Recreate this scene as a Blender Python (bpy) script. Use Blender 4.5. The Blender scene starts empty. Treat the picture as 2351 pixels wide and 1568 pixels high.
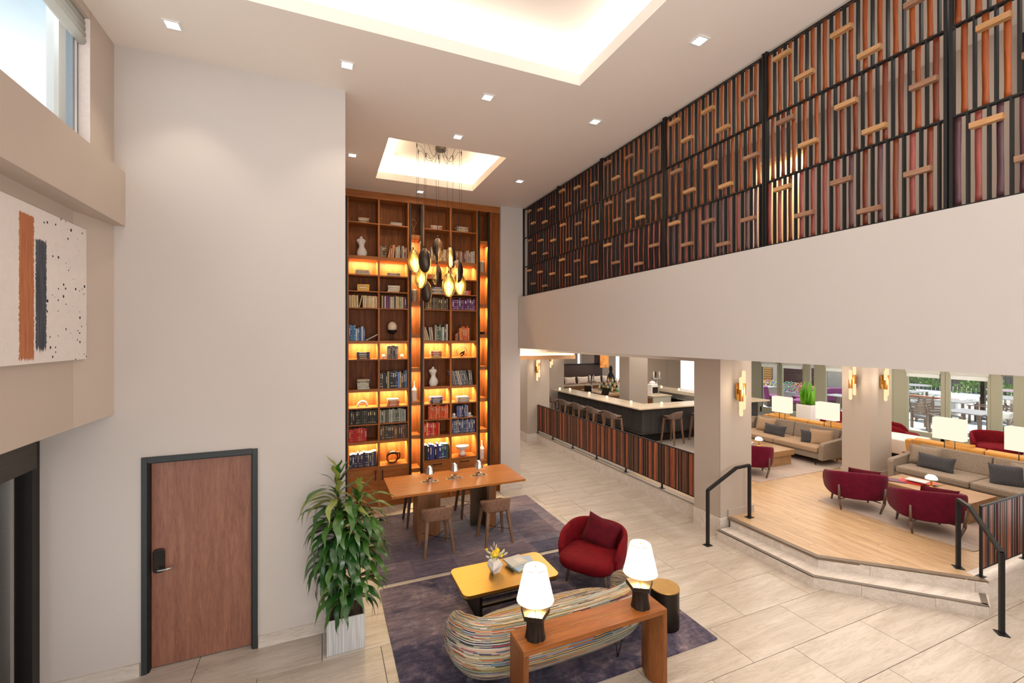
import bpy, bmesh, math, random
import math, random
EXPOSURE = 0.24
SKY = 1.5; SUNP = 6; FILL = 350; CLER = 90
COVE1 = 1.9; COVE2 = 13; SHELFP = 15; NICHEP = 9; PENDP = .9; DOWNP = 30; LAMPP = 14; SCON = 5
GALROOM = 25; GALLERY = 16
LOW = [(9.5, 5.0, 5.5, 4.0, 130), (10.0, 9.0, 5.0, 3.0, 80), (14.6, 7.0, 3.0, 7.0, 150), (7.6, 11.0, 1.2, 5.0, 60), (11.2, 13.0, 3.0, 3.0, 70), (12.5, 17.8, 5.0, 1.2, 60), (5.2, 9.5, 1.6, 5.0, 60), (5.3, 14.5, 1.5, 3.0, 40), (5.4, 2.0, 2.0, 6.0, 70), (9.0, 0.5, 5.0, 3.0, 90)]
from mathutils import Vector, Matrix
random.seed(7)
PI = math.pi
sc = bpy.context.scene
COL = sc.collection
# ------------------------------------------------------------------ camera
cam_d = bpy.data.cameras.new('camera'); cam = bpy.data.objects.new('camera', cam_d); COL.objects.link(cam)
cam.location = (0, 0, 3.4); cam.rotation_euler = (PI / 2, 0, -math.radians(22.98))
cam_d.sensor_width = 36; cam_d.lens = 15.619; cam_d.shift_y = -0.00383; cam_d.clip_start = 0.05; cam_d.clip_end = 300
sc.camera = cam
sc.view_settings.view_transform = 'Standard'; sc.view_settings.look = 'None'
sc.view_settings.exposure = EXPOSURE; sc.view_settings.gamma = 1.0; sc.view_settings.use_curve_mapping = False
sc.cycles.max_bounces = 7; sc.cycles.diffuse_bounces = 4; sc.cycles.glossy_bounces = 3; sc.cycles.transmission_bounces = 4
sc.cycles.transparent_max_bounces = 12; sc.cycles.caustics_reflective = False; sc.cycles.caustics_refractive = False
sc.cycles.sample_clamp_indirect = 6.0; sc.cycles.use_denoising = True; sc.cycles.adaptive_threshold = 0.02
# ------------------------------------------------------------------ sky
world = bpy.data.worlds.new('sky'); sc.world = world; world.use_nodes = True
wn, wl = world.node_tree.nodes, world.node_tree.links
wn.clear()
_o = wn.new('ShaderNodeOutputWorld'); _b = wn.new('ShaderNodeBackground'); _r = wn.new('ShaderNodeValToRGB')
_t = wn.new('ShaderNodeTexCoord'); _s = wn.new('ShaderNodeSeparateXYZ')
wl.new(_t.outputs['Generated'], _s.inputs[0]); wl.new(_s.outputs['Z'], _r.inputs[0]); wl.new(_r.outputs[0], _b.inputs[0]); wl.new(_b.outputs[0], _o.inputs[0])
_r.color_ramp.elements[0].position = 0.35; _r.color_ramp.elements[0].color = (0.98, 0.99, 1, 1)
_r.color_ramp.elements[1].position = 0.47; _r.color_ramp.elements[1].color = (0.36, 0.47, 0.56, 1); _e = _r.color_ramp.elements.new(1.0); _e.color = (0.16, 0.30, 0.52, 1)
_b.inputs[1].default_value = SKY
def lamp(kind, name, loc, rot, power, color=(1, .84, .66), size=.1, size_y=None, spot=None, blend=.6, spread=None, radius=None):
    d = bpy.data.lights.new(name, kind); o = bpy.data.objects.new(name, d); COL.objects.link(o)
    o.location = loc; o.rotation_euler = rot; d.energy = power; d.color = color
    if kind == 'AREA':
        d.size = size
        if size_y: d.shape = 'RECTANGLE'; d.size_y = size_y
        if spread: d.spread = spread
    elif kind == 'SPOT':
        d.spot_size = spot; d.spot_blend = blend; d.shadow_soft_size = size
    elif kind == 'SUN': d.angle = size
    else: d.shadow_soft_size = size
    return o
WARM = (1, .80, .58); MILD = (1, .90, .79); DAY = (.93, .96, 1)
lamp('SUN', 'sun', (30, 0, 20), (math.radians(-28), math.radians(14), 0), SUNP, (1, .96, .88), .01)
# south: added fill light behind the photographer, tilted up to wash the ceiling
lamp('AREA', 'fill_light_south', (1.0, -3.4, 3.2), (math.radians(118), 0, 0), FILL, (1, .97, .945), 5.2, 4.6)
lamp('AREA', 'window_daylight_west', (-2.4, 0.8, 5.6), (0, math.radians(-90), 0), CLER, DAY, 1.0, 4.0)
# recessed lighting of the low ceilings (lounge, bar, corridor)
for (x, y, sx, sy, p) in LOW:
    lamp('AREA', 'low_ceiling_lighting', (x, y, 3.12), (0, 0, 0), p, MILD, sx, sy)
# ------------------------------------------------------------------ mesh helpers
class MB:
    def __init__(s): s.v = []; s.f = []; s.mi = []; s.sm = []; s.uv = {}
    def add(s, vs, fs, m=0, smooth=False, uvs=None):
        b = len(s.v); s.v += [tuple(v) for v in vs]
        for i, f in enumerate(fs):
            if uvs: s.uv[len(s.f)] = uvs[i]
            s.f.append([b + k for k in f]); s.mi.append(m); s.sm.append(smooth)
        return s
    def box(s, x0, y0, z0, x1, y1, z1, m=0, M=None):
        vs = [(x0, y0, z0), (x1, y0, z0), (x1, y1, z0), (x0, y1, z0), (x0, y0, z1), (x1, y0, z1), (x1, y1, z1), (x0, y1, z1)]
        if M: vs = [tuple(M @ Vector(v)) for v in vs]
        return s.add(vs, [(0, 3, 2, 1), (4, 5, 6, 7), (0, 1, 5, 4), (1, 2, 6, 5), (2, 3, 7, 6), (3, 0, 4, 7)], m)
    def prism(s, poly, z0, z1, m=0, smooth=False, M=None, top=1.0):
        n = len(poly); cx = sum(p[0] for p in poly) / n; cy = sum(p[1] for p in poly) / n
        vs = [(x, y, z0) for x, y in poly] + [(cx + (x - cx) * top, cy + (y - cy) * top, z1) for x, y in poly]
        if M: vs = [tuple(M @ Vector(v)) for v in vs]
        b = len(s.v)
        s.add(vs, [tuple(range(n - 1, -1, -1)), tuple(range(n, 2 * n))], m, False)
        s.f += [[b + i, b + (i + 1) % n, b + n + (i + 1) % n, b + n + i] for i in range(n)]
        s.mi += [m] * n; s.sm += [smooth] * n
        return s
    def lathe(s, prof, seg=20, m=0, c=(0, 0), M=None, sx=1, sy=1):
        vs = []; fs = []
        for r, z in prof:
            for k in range(seg):
                a = 2 * PI * k / seg; vs.append((c[0] + r * sx * math.cos(a), c[1] + r * sy * math.sin(a), z))
        if M: vs = [tuple(M @ Vector(v)) for v in vs]
        for j in range(len(prof) - 1):
            for k in range(seg):
                k2 = (k + 1) % seg; fs.append((j * seg + k, j * seg + k2, (j + 1) * seg + k2, (j + 1) * seg + k))
        n = len(prof)
        # rings where the profile turns sharply are doubled so that the edge shades crisply
        keep = [0]
        for j in range(1, n - 1):
            a = Vector((prof[j][0] - prof[j - 1][0], prof[j][1] - prof[j - 1][1])); b_ = Vector((prof[j + 1][0] - prof[j][0], prof[j + 1][1] - prof[j][1]))
            if a.length > 1e-6 and b_.length > 1e-6 and a.angle(b_) > .75: keep.append(j)
        keep.append(n - 1)
        for j0, j1 in zip(keep, keep[1:]):
            s.add(vs[j0 * seg:(j1 + 1) * seg], fs[:(j1 - j0) * seg], m, True)
        b = len(s.v); s.v += [tuple(v) for v in vs[:seg]] + [tuple(v) for v in vs[(n - 1) * seg:]]; n = 2
        if prof[0][0] > 1e-4: s.f.append([b + k for k in range(seg - 1, -1, -1)]); s.mi.append(m); s.sm.append(False)
        if prof[-1][0] > 1e-4: s.f.append([b + (n - 1) * seg + k for k in range(seg)]); s.mi.append(m); s.sm.append(False)
        return s
    def tube(s, pts, r, seg=8, m=0, r2=None, closed=False, flat=1.0):
        P = [Vector(p) for p in pts]; n = len(P); vs = []; fs = []; up = None
        for i, p in enumerate(P):
            if closed: t = P[(i + 1) % n] - P[i - 1]
            else: t = P[min(i + 1, n - 1)] - P[max(i - 1, 0)]
            t.normalize()
            if up is None: up = Vector((0, 0, 1)) if abs(t.z) < .9 else Vector((1, 0, 0))
            a = t.cross(up); a.normalize(); b = a.cross(t); up = b
            rr = r if r2 is None else r + (r2 - r) * i / (n - 1)
            for k in range(seg):
                w = 2 * PI * k / seg + PI / seg; vs.append(p + a * math.cos(w) * rr + b * math.sin(w) * rr * flat)
        rng = n if closed else n - 1
        for i in range(rng):
            j = (i + 1) % n
            for k in range(seg):
                k2 = (k + 1) % seg; fs.append((i * seg + k, i * seg + k2, j * seg + k2, j * seg + k))
        if not closed: fs.append(tuple(range(seg - 1, -1, -1))); fs.append(tuple((n - 1) * seg + k for k in range(seg)))
        return s.add(vs, fs, m, seg > 5)
    def grid(s, fn, nu, nv, m=0, smooth=True, cu=False, cv=False, uv=None):
        """fn(i/nu, j/nv) -> point"""
        U = nu if cu else nu + 1; V = nv if cv else nv + 1
        vs = [fn(i / nu, j / nv) for i in range(U) for j in range(V)]; fs = []; uvs = []
        for i in range(nu):
            for j in range(nv):
                a, b = i, (i + 1) % U; c, d = j, (j + 1) % V
                fs.append((a * V + c, b * V + c, b * V + d, a * V + d))
                if uv: uvs.append([uv(i / nu, j / nv), uv((i + 1) / nu, j / nv), uv((i + 1) / nu, (j + 1) / nv), uv(i / nu, (j + 1) / nv)])
        return s.add(vs, fs, m, smooth, uvs if uv else None)
    def mesh(s, name, mats):
        me = bpy.data.meshes.new(name); me.from_pydata(s.v, [], s.f)
        for m in (mats if isinstance(mats, (list, tuple)) else [mats]): me.materials.append(m)
        me.polygons.foreach_set('material_index', s.mi); me.polygons.foreach_set('use_smooth', s.sm)
        if s.uv:
            L = me.uv_layers.new(name='UVMap')
            for p in me.polygons:
                if p.index in s.uv:
                    for li, c in zip(p.loop_indices, s.uv[p.index]): L.data[li].uv = c
        me.update(); return me
    def build(s, name, mats, parent=None, bevel=0, sub=0, solid=0, loc=None, rot=None):
        o = bpy.data.objects.new(name, s.mesh(name, mats)); COL.objects.link(o)
        if parent: o.parent = parent
        if loc: o.location = loc
        if rot: o.rotation_euler = rot
        if solid: md = o.modifiers.new('solid', 'SOLIDIFY'); md.thickness = solid; md.offset = 0
        if bevel: md = o.modifiers.new('bevel', 'BEVEL'); md.width = bevel; md.segments = 2; md.limit_method = 'ANGLE'
        if sub: md = o.modifiers.new('sub', 'SUBSURF'); md.levels = sub; md.render_levels = sub
        return o
def inst(me, name, parent=None, loc=(0, 0, 0), rot=(0, 0, 0), scale=None):
    o = bpy.data.objects.new(name, me); COL.objects.link(o); o.location = loc; o.rotation_euler = rot
    if scale: o.scale = scale
    if parent: o.parent = parent
    return o
def tag(o, label=None, cat=None, group=None, kind=None):
    if label: o['label'] = label
    if cat: o['category'] = cat
    if group: o['group'] = group
    if kind: o['kind'] = kind
    return o
def thing(name, label, cat, loc=(0, 0, 0), rz=0, group=None):
    o = bpy.data.objects.new(name, None); COL.objects.link(o); o.location = loc; o.rotation_euler = (0, 0, rz); o.empty_display_size = .1
    return tag(o, label, cat, group)
def struct(name, loc=(0, 0, 0)):
    o = bpy.data.objects.new(name, None); COL.objects.link(o); o.location = loc; o['kind'] = 'structure'; return o
def dup(root, loc, rz, label=None, group=None):
    r = root.copy(); COL.objects.link(r); r.location = loc; r.rotation_euler = (0, 0, rz)
    if label: r['label'] = label
    if group: r['group'] = group
    for ch in list(root.children):
        c = ch.copy(); COL.objects.link(c); c.parent = r
        for g in list(ch.children):
            d = g.copy(); COL.objects.link(d); d.parent = c
    return r
def rrect(x0, y0, x1, y1, r, n=5):
    out = []
    for cx, cy, a0 in ((x1 - r, y1 - r, 0), (x0 + r, y1 - r, 90), (x0 + r, y0 + r, 180), (x1 - r, y0 + r, 270)):
        for k in range(n + 1):
            a = math.radians(a0 + 90 * k / n); out.append((cx + r * math.cos(a), cy + r * math.sin(a)))
    return out
ORD = ['first', 'second', 'third', 'fourth', 'fifth', 'sixth', 'seventh', 'eighth', 'ninth', 'tenth', 'eleventh', 'twelfth', 'thirteenth', 'fourteenth', 'fifteenth', 'sixteenth', 'seventeenth', 'eighteenth', 'nineteenth', 'twentieth']
# ------------------------------------------------------------------ materials
class NT:
    def __init__(s, name):
        s.m = bpy.data.materials.new(name); s.m.use_nodes = True; s.t = s.m.node_tree; s.t.nodes.clear()
        s.out = s.n('ShaderNodeOutputMaterial')
    def n(s, k, **kw):
        nd = s.t.nodes.new(k)
        for a, b in kw.items():
            if a.startswith('_'):
                key = a[1:]; key = int(key) if key.isdigit() else key.replace('_', ' ')
                nd.inputs[key].default_value = b
            else: setattr(nd, a, b)
        return nd
    def l(s, a, b): s.t.links.new(a, b)
    def ramp(s, fac, stops, interp='LINEAR'):
        r = s.n('ShaderNodeValToRGB'); r.color_ramp.interpolation = interp
        e = r.color_ramp.elements
        while len(e) > 1: e.remove(e[-1])
        for i, (p, c) in enumerate(stops):
            k = e[0] if i == 0 else e.new(p)
            k.position = p; k.color = (*c, 1)
        s.l(fac, r.inputs[0]); return r.outputs[0]
    def coord(s, which='Object', scale=(1, 1, 1), rnd=False, rot=(0, 0, 0)):
        c = s.n('ShaderNodeTexCoord'); mp = s.n('ShaderNodeMapping'); mp.inputs['Scale'].default_value = scale; mp.inputs['Rotation'].default_value = rot
        s.l(c.outputs[which], mp.inputs[0])
        if rnd:
            oi = s.n('ShaderNodeObjectInfo'); mm = s.n('ShaderNodeVectorMath', operation='SCALE'); mm.inputs[0].default_value = (37, 21, 53)
            s.l(oi.outputs['Random'], mm.inputs['Scale']); s.l(mm.outputs[0], mp.inputs['Location'])
        return mp.outputs[0]
    def noise(s, vec, scale=5, detail=4, rough=.55, dist=0):
        n = s.n('ShaderNodeTexNoise', _Scale=scale, _Detail=detail, _Roughness=rough, _Distortion=dist); s.l(vec, n.inputs['Vector']); return n.outputs['Fac']
    def bsdf(s, col=None, rough=.5, metal=0, spec=.5, **kw):
        b = s.n('ShaderNodeBsdfPrincipled'); b.inputs['Roughness'].default_value = rough; b.inputs['Metallic'].default_value = metal
        b.inputs['Specular IOR Level'].default_value = spec
        if col is not None:
            if isinstance(col, tuple): b.inputs['Base Color'].default_value = (*col, 1)
            else: s.l(col, b.inputs['Base Color'])
        for k, v in kw.items(): b.inputs[k.replace('_', ' ')].default_value = v
        s.l(b.outputs[0], s.out.inputs[0]); return b
    def bump(s, b, h, strength=.2, dist=.01):
        n = s.n('ShaderNodeBump', _Strength=strength, _Distance=dist); s.l(h, n.inputs['Height']); s.l(n.outputs[0], b.inputs['Normal'])
    def mix(s, f, a, b):
        n = s.n('ShaderNodeMix', data_type='RGBA')
        if isinstance(f, (int, float)): n.inputs[0].default_value = f
        else: s.l(f, n.inputs[0])
        for x, i in ((a, 6), (b, 7)):
            if isinstance(x, tuple): n.inputs[i].default_value = (*x, 1)
            else: s.l(x, n.inputs[i])
        return n.outputs[2]
_cache = {}
def plain(name, col, rough=.5, metal=0, spec=.5, noise=0, ns=30, **kw):
    if name in _cache: return _cache[name]
    t = NT(name); c = t.coord('Object')
    f = t.noise(c, ns, 3)
    v = .04 if noise == 0 else noise
    cc = t.ramp(f, [(.3, tuple(x * (1 - v) for x in col)), (.7, tuple(min(1, x * (1 + v * .5)) for x in col))])
    t.bsdf(cc, rough, metal, spec, **kw); _cache[name] = t.m; return t.m
def paint(name, col, v=.02):
    t = NT(name); c = t.coord('Object'); f = t.noise(c, .7, 3)
    b = t.bsdf(t.ramp(f, [(.3, tuple(x * (1 - v) for x in col)), (.7, col)]), .6, 0, .3)
    t.bump(b, t.noise(c, 140, 2), .06, .002); return t.m
def wood(name, c1, c2, c3, axis='Z', rough=.4, sc_=1.0, gloss=.5, rnd=True, bump=.1):
    t = NT(name); s = {'X': (.7, 9, 9), 'Y': (9, .7, 9), 'Z': (9, 9, .7)}[axis]
    c = t.coord('Object', tuple(k * sc_ for k in s), rnd)
    big = t.noise(c, 1.3, 3, .5, 1.2); fine = t.noise(c, 9, 4, .65, .4)
    base = t.ramp(big, [(.25, c1), (.5, c2), (.75, c3)])
    f2 = t.ramp(fine, [(.35, (.55, .55, .55)), (.6, (1, 1, 1))])
    m = t.n('ShaderNodeMix', data_type='RGBA', blend_type='MULTIPLY'); m.inputs[0].default_value = .6; t.l(base, m.inputs[6]); t.l(f2, m.inputs[7])
    b = t.bsdf(m.outputs[2], rough, 0, gloss); t.bump(b, fine, bump, .003); return t.m
def metal(name, col, rough=.3, axis=None):
    t = NT(name); s = {None: (20, 20, 20), 'X': (2, 90, 90), 'Y': (90, 2, 90), 'Z': (90, 90, 2)}[axis]
    c = t.coord('Object', s); f = t.noise(c, 1, 3)
    b = t.bsdf(t.ramp(f, [(.3, tuple(x * .86 for x in col)), (.7, col)]), rough, 1)
    r = t.n('ShaderNodeMapRange', _3=rough * .8, _4=rough * 1.25); t.l(f, r.inputs[0]); t.l(r.outputs[0], b.inputs['Roughness']); return t.m
def emit(name, col, st):
    t = NT(name); c = t.coord('Object'); f = t.noise(c, 3, 1)
    e = t.n('ShaderNodeEmission', _Strength=st); t.l(t.ramp(f, [(.2, tuple(x * .97 for x in col)), (.8, col)]), e.inputs[0]); t.l(e.outputs[0], t.out.inputs[0]); return t.m
def fabric(name, c1, c2, scale=260, sheen=.3, rough=.95, bump=.25, blend=(.35, .65)):
    t = NT(name); c = t.coord('Object'); f = t.noise(c, scale, 2, .7)
    b = t.bsdf(t.ramp(f, [(blend[0], c1), (blend[1], c2)]), rough, 0, .15); b.inputs['Sheen Weight'].default_value = sheen
    t.bump(b, f, bump, .003); return t.m
def glass(name, tint=(.95, .98, .96), refl=.12):
    t = NT(name); tr = t.n('ShaderNodeBsdfTransparent'); tr.inputs[0].default_value = (*tint, 1)
    g = t.n('ShaderNodeBsdfGlossy', _Roughness=.03); lw = t.n('ShaderNodeLayerWeight', _Blend=.35); mr = t.n('ShaderNodeMapRange', _3=refl * .4, _4=min(1, refl * 4))
    c = t.coord('Object'); f = t.noise(c, 2, 1); g.inputs[0].default_value = (1, 1, 1, 1); gr = t.n('ShaderNodeMapRange', _3=.02, _4=.05); t.l(f, gr.inputs[0]); t.l(gr.outputs[0], g.inputs['Roughness'])
    mx = t.n('ShaderNodeMixShader'); t.l(lw.outputs['Facing'], mr.inputs[0]); t.l(mr.outputs[0], mx.inputs[0]); t.l(tr.outputs[0], mx.inputs[1]); t.l(g.outputs[0], mx.inputs[2]); t.l(mx.outputs[0], t.out.inputs[0]); return t.m
M_wall = paint('painted_wall_beige', (.54, .49, .46))
M_wallW = paint('painted_wall_warm', (.56, .475, .405))
M_ceil = paint('painted_ceiling', (.88, .80, .735))
M_col = paint('painted_column', (.42, .36, .31))
M_white = paint('white_paint', (.85, .84, .82))
def travertine(name, a, b_, rough=.28, rnd=True, sc_=1):
    t = NT(name); c = t.coord('Object', (.55 * sc_, 4.6 * sc_, 4.6 * sc_), rnd)
    big = t.noise(c, 1.2, 5, .6, .8); fine = t.noise(c, 6, 6, .7, .9); vein = t.noise(c, 2.2, 8, .64, 1.5)
    base = t.ramp(big, [(.3, a), (.7, b_)]); v = t.ramp(vein, [(.43, (1, 1, 1)), (.485, (.60, .54, .48)), (.53, (1, 1, 1))]); v2 = t.ramp(fine, [(.3, (.86, .85, .83)), (.62, (1, 1, 1))])
    m = t.n('ShaderNodeMix', data_type='RGBA', blend_type='MULTIPLY'); m.inputs[0].default_value = .36; t.l(base, m.inputs[6]); t.l(v, m.inputs[7])
    m2 = t.n('ShaderNodeMix', data_type='RGBA', blend_type='MULTIPLY'); m2.inputs[0].default_value = .7; t.l(m.outputs[2], m2.inputs[6]); t.l(v2, m2.inputs[7])
    b = t.bsdf(m2.outputs[2], rough, 0, .45); t.bump(b, fine, .03, .002); return t.m
M_tile = travertine('travertine_tile', (.42, .36, .30), (.58, .52, .46))
M_stone = travertine('travertine_riser', (.56, .50, .45), (.72, .66, .61), .4, True, 1.4)
M_grout = plain('grout', (.13, .105, .08), .9)
M_oak = wood('oak_plank_floor', (.42, .26, .135), (.55, .36, .20), (.63, .43, .255), 'Y', .38, .8)
M_walnut = wood('walnut_casework_shaded', (.12, .034, .007), (.21, .062, .013), (.30, .098, .022), 'Z', .5, 1.0, .2)  # darker walnut for the back; shade inside the case is in the colour
M_walnutE = wood('walnut_frames_lit', (.28, .088, .019), (.38, .13, .03), (.46, .17, .042), 'Z', .45, 1.0, .3)  # brighter walnut copy; light on the bookcase fronts is painted into the tone
M_walnutH = wood('walnut_horizontal_lit', (.26, .082, .018), (.36, .122, .028), (.44, .16, .038), 'X', .45, 1.0, .3)  # same brightened front tone, grain along the shelves
M_tabletop = wood('cherry_table_top', (.34, .112, .025), (.42, .15, .034), (.49, .19, .048), 'X', .32, .7, .35)
M_door = wood('door_veneer', (.235, .095, .062), (.285, .12, .078), (.345, .155, .10), 'Z', .42, 1.5)
M_bronze = metal('dark_bronze', (.050, .040, .034), .42)
M_black = plain('black_powder_coat', (.010, .010, .011), .5, spec=.3)
M_blackpost = plain('blackened_steel', (.013, .012, .012), .45, .1, spec=.3)
M_brass = metal('brushed_brass', (.70, .405, .11), .32, 'X')
M_brassE = metal('polished_brass_edge', (.85, .60, .28), .18, 'X')
M_chrome = metal('polished_nickel', (.62, .60, .58), .12)
M_steel = metal('brushed_steel', (.45, .44, .43), .35, 'X')
M_glass = glass('window_glass', (.97, .99, .98), .035)
M_led = emit('led_panel', (1, .93, .82), 12)
M_ledw = emit('warm_led_strip', (1, .72, .36), 9)
M_alab = emit('alabaster_tube_lit', (1, .70, .38), 1.1)
M_shade = emit('lamp_shade_lit', (1, .90, .74), 2.2)
M_shade2 = emit('linen_lamp_shade_lit', (1, .86, .66), .98)
M_velvet = fabric('red_velvet', (.095, .002, .005), (.18, .003, .009), 12, .06, .8, .03, (.25, .75))
M_velvet.node_tree.nodes['Principled BSDF'].inputs['Sheen Tint'].default_value = (.9, .12, .16, 1)
M_velvetP = fabric('red_velvet_pillow', (.06, .0015, .006), (.105, .002, .009), 12, .05, .8, .03, (.25, .75))
M_velvetW = fabric('wine_velvet', (.075, .002, .012), (.13, .003, .021), 12, .06, .8, .03, (.25, .75))
M_tweed = fabric('grey_tweed', (.14, .105, .075), (.34, .27, .21), 130, .05, .95, .3, (.34, .66))
M_tweedL = fabric('sand_tweed', (.26, .17, .10), (.43, .30, .195), 130, .05, .95, .3, (.34, .66))
M_char = fabric('charcoal_ribbed', (.028, .027, .03), (.075, .073, .078), 120, .1, .95, .4)
M_amber = fabric('amber_upholstery', (.50, .235, .05), (.62, .32, .085), 60, .2, .8, .1)
M_leather = fabric('taupe_leather', (.20, .105, .07), (.27, .155, .105), 25, .05, .42, .03, (.3, .7))
M_stoolwood = wood('stool_wood', (.16, .085, .045), (.22, .12, .07), (.29, .165, .10), 'Z', .5)
M_stoolD = plain('far_stool_taupe', (.155, .105, .082), .5)
M_legD = plain('bronzed_wood_leg', (.13, .085, .06), .45)
M_plaster = plain('white_plaster', (.80, .78, .74), .6)
M_ceram = plain('white_ceramic', (.82, .78, .75), .35)
M_soil = plain('potting_soil', (.03, .024, .018), .95, noise=.5, ns=60)
# ================================================================== SETTING
# ---- floor: travertine tiles on a grout bed
fl = struct('floor')
MB().box(-2.6, -4.2, -.06, 6.6, 22, -.008).build('grout_bed', M_grout, fl)
TW, TD, G = 1.19, .595, .006
tile_me = {}
def tile(x0, y0, x1, y1):
    k = (round(x1 - x0, 3), round(y1 - y0, 3))
    if k not in tile_me:
        w, d = k[0] / 2, k[1] / 2; b = .002
        m = MB(); vs = [(-w, -d, -.012), (w, -d, -.012), (w, d, -.012), (-w, d, -.012), (-w, -d, -b), (w, -d, -b), (w, d, -b), (-w, d, -b), (-w + b, -d + b, 0), (w - b, -d + b, 0), (w - b, d - b, 0), (-w + b, d - b, 0)]
        m.add(vs, [(0, 1, 5, 4), (1, 2, 6, 5), (2, 3, 7, 6), (3, 0, 4, 7), (4, 5, 9, 8), (5, 6, 10, 9), (6, 7, 11, 10), (7, 4, 8, 11), (8, 9, 10, 11)])
        tile_me[k] = m.mesh('tile', M_tile)
    return inst(tile_me[k], 'tile', fl, ((x0 + x1) / 2, (y0 + y1) / 2, 0))
for r in range(-3, 21):
    y0 = 2.695 + TD * r; y1 = y0 + TD
    off = 4.745 if r % 2 == 0 else 5.34
    if y1 < .9 or y0 > 14.6: continue
    for c in range(-7, 4):
        x0 = off + TW * c; x1 = x0 + TW
        lo = -2.45; hi = 6.42 if y0 > 3.8 else 9.0
        if y0 >= 5.5 and y0 < 9.1: lo = .24
        if y0 >= 9.1: lo = 3.9
        x0, x1 = max(x0, lo), min(x1, hi)
        if x1 - x0 < .12: continue
        tile(x0 + G / 2, y0 + G / 2, x1 - G / 2, y1 - G / 2)
MB().box(6.6, -4.2, -.06, 12, 2.9, -.008).build('grout_bed', M_grout, fl)
# ---- raised platform (oak boards on the lounge level), stone steps
pf = struct('floor_platform')
poly = [(6.46, 13.3), (6.46, 4.12), (7.72, 2.9), (17.0, 2.9), (17.0, 13.3)]
MB().prism(poly, -.05, .285).build('platform_bed', M_grout, pf)
MB().box(6.46, 13.3, -.05, 17, 22, .3).build('platform_bed', plain('bar_floor_stone', (.34, .30, .26), .35), pf)
MB().box(6.44, 8.3, .285, 17, 13.3, .3).build('bar_floor', plain('bar_floor_stone', (.34, .30, .26), .35), pf)
PW = .19; plank_me = {}
nx = 0
x = 6.46
while x < 13.8:
    y = 2.9 - (nx * .77) % 1.9
    xm = x + PW / 2
    ymin = 4.12 - max(0, x - 6.46) * .968 if x < 7.72 else 2.9
    while y < 8.3:
        L = 1.9 + .35 * ((nx * 7 + int(y * 3)) % 3)
        a, b = max(y, ymin - .05), min(y + L, 8.3)
        if b - a > .1:
            if x < 7.6 and y < ymin:      # cut on the slant along the diagonal edge
                m = MB(); ya = 4.12 - max(0, x + .004 - 6.46) * .968; yb = 4.12 - max(0, x + PW - .002 - 6.46) * .968
                if b > ya: m.prism([(x + .002, ya), (x + PW - .001, yb), (x + PW - .001, b - .002), (x + .002, b - .002)], .285, .3); m.build('plank', M_oak, pf)
            else:
                k = round(b - a, 2)
                if k not in plank_me: plank_me[k] = MB().box(-PW / 2 + .0012, -k / 2 + .0012, -.015, PW / 2 - .0012, k / 2 - .0012, 0).mesh('plank', M_oak)
                inst(plank_me[k], 'plank', pf, (xm, (a + b) / 2, .3))
        y += L
    x += PW; nx += 1
M_nose = wood('step_nosing', (.12, .08, .05), (.17, .12, .08), (.22, .16, .11), 'Y', .45)
M_nose2 = plain('bronze_nosing', (.15, .12, .095), .5)
def seg_slab(name, p, q, z0, z1, th, mat, parent, gap=.003, ext=0):
    """upright slab along p->q, thickness th to the left of the direction"""
    p = Vector(p); q = Vector(q); d = (q - p).normalized(); n = Vector((-d.y, d.x))
    p = p + d * gap / 2; q = q - d * gap / 2
    MB().prism([tuple(p), tuple(q), tuple(q + n * th), tuple(p + n * th)], z0, z1).build(name, mat, parent)
def split(p, q, ts):
    p = Vector(p); q = Vector(q); ts = [0] + ts + [1]
    return [(p.lerp(q, a), p.lerp(q, b)) for a, b in zip(ts, ts[1:])]
st = struct('trim_1_steps')
A0, A1, A2 = (6.13, 5.56), (6.13, 3.965), (7.41, 2.69)
B0, B1, B2 = (6.425, 5.56), (6.425, 4.09), (7.74, 2.82)
for (p, q, z0, z1, ts) in ((A0, A1, 0, .143, [.52]), (A1, A2, 0, .143, [.3, .72]), (B0, B1, .15, .285, [.55]), (B1, B2, .15, .285, [.33, .93])):
    for a, b in split(p, q, ts): seg_slab('riser_slab', a, b, z0, z1, .03, M_stone, st)
for a, b in (((A0, A1), (B0, B1)), ((A1, A2), (B1, B2))):
    for t0, t1 in ((0, .5), (.5, 1)):
        P, Q = Vector(a[0]).lerp(Vector(a[1]), t0), Vector(a[0]).lerp(Vector(a[1]), t1)
        R, S = Vector(b[0]).lerp(Vector(b[1]), t1), Vector(b[0]).lerp(Vector(b[1]), t0)
        MB().prism([tuple(P), tuple(Q), tuple(R), tuple(S)], .135, .15).build('tread_slab', M_stone, st)
MB().prism([(6.17, 5.5), (6.17, 3.99), (7.42, 2.76), (7.70, 2.88), (7.70, 2.92), (6.47, 4.12), (6.47, 5.5)], 0, .134).build('step_core', M_grout, st)
def nosing(pts, z, w, h, mat, out=.012):
    P = [Vector(p) for p in pts]; N = [Vector((-(b - a).y, (b - a).x)).normalized() for a, b in zip(P, P[1:])]
    def off(i, k):
        if i == 0: return P[0] + N[0] * k
        if i == len(P) - 1: return P[-1] + N[-1] * k
        m_ = (N[i - 1] + N[i]).normalized(); return P[i] + m_ * (k / m_.dot(N[i]))
    for i in range(len(P) - 1):
        MB().prism([tuple(off(i, -out)), tuple(off(i + 1, -out)), tuple(off(i + 1, w)), tuple(off(i, w))], z - h, z + .004).build('nosing_strip', mat, st)
nosing([A0, (6.13, 3.96), (7.41, 2.69)], .15, .055, .006, M_nose2, .002)
nosing([(7.42, 2.70), (7.74, 2.85)], .15, .06, .006, M_nose2, .002)
nosing([(6.43, 5.6), (6.43, 4.10), (7.78, 2.845)], .3, .065, .03, M_nose, .02)
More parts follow.
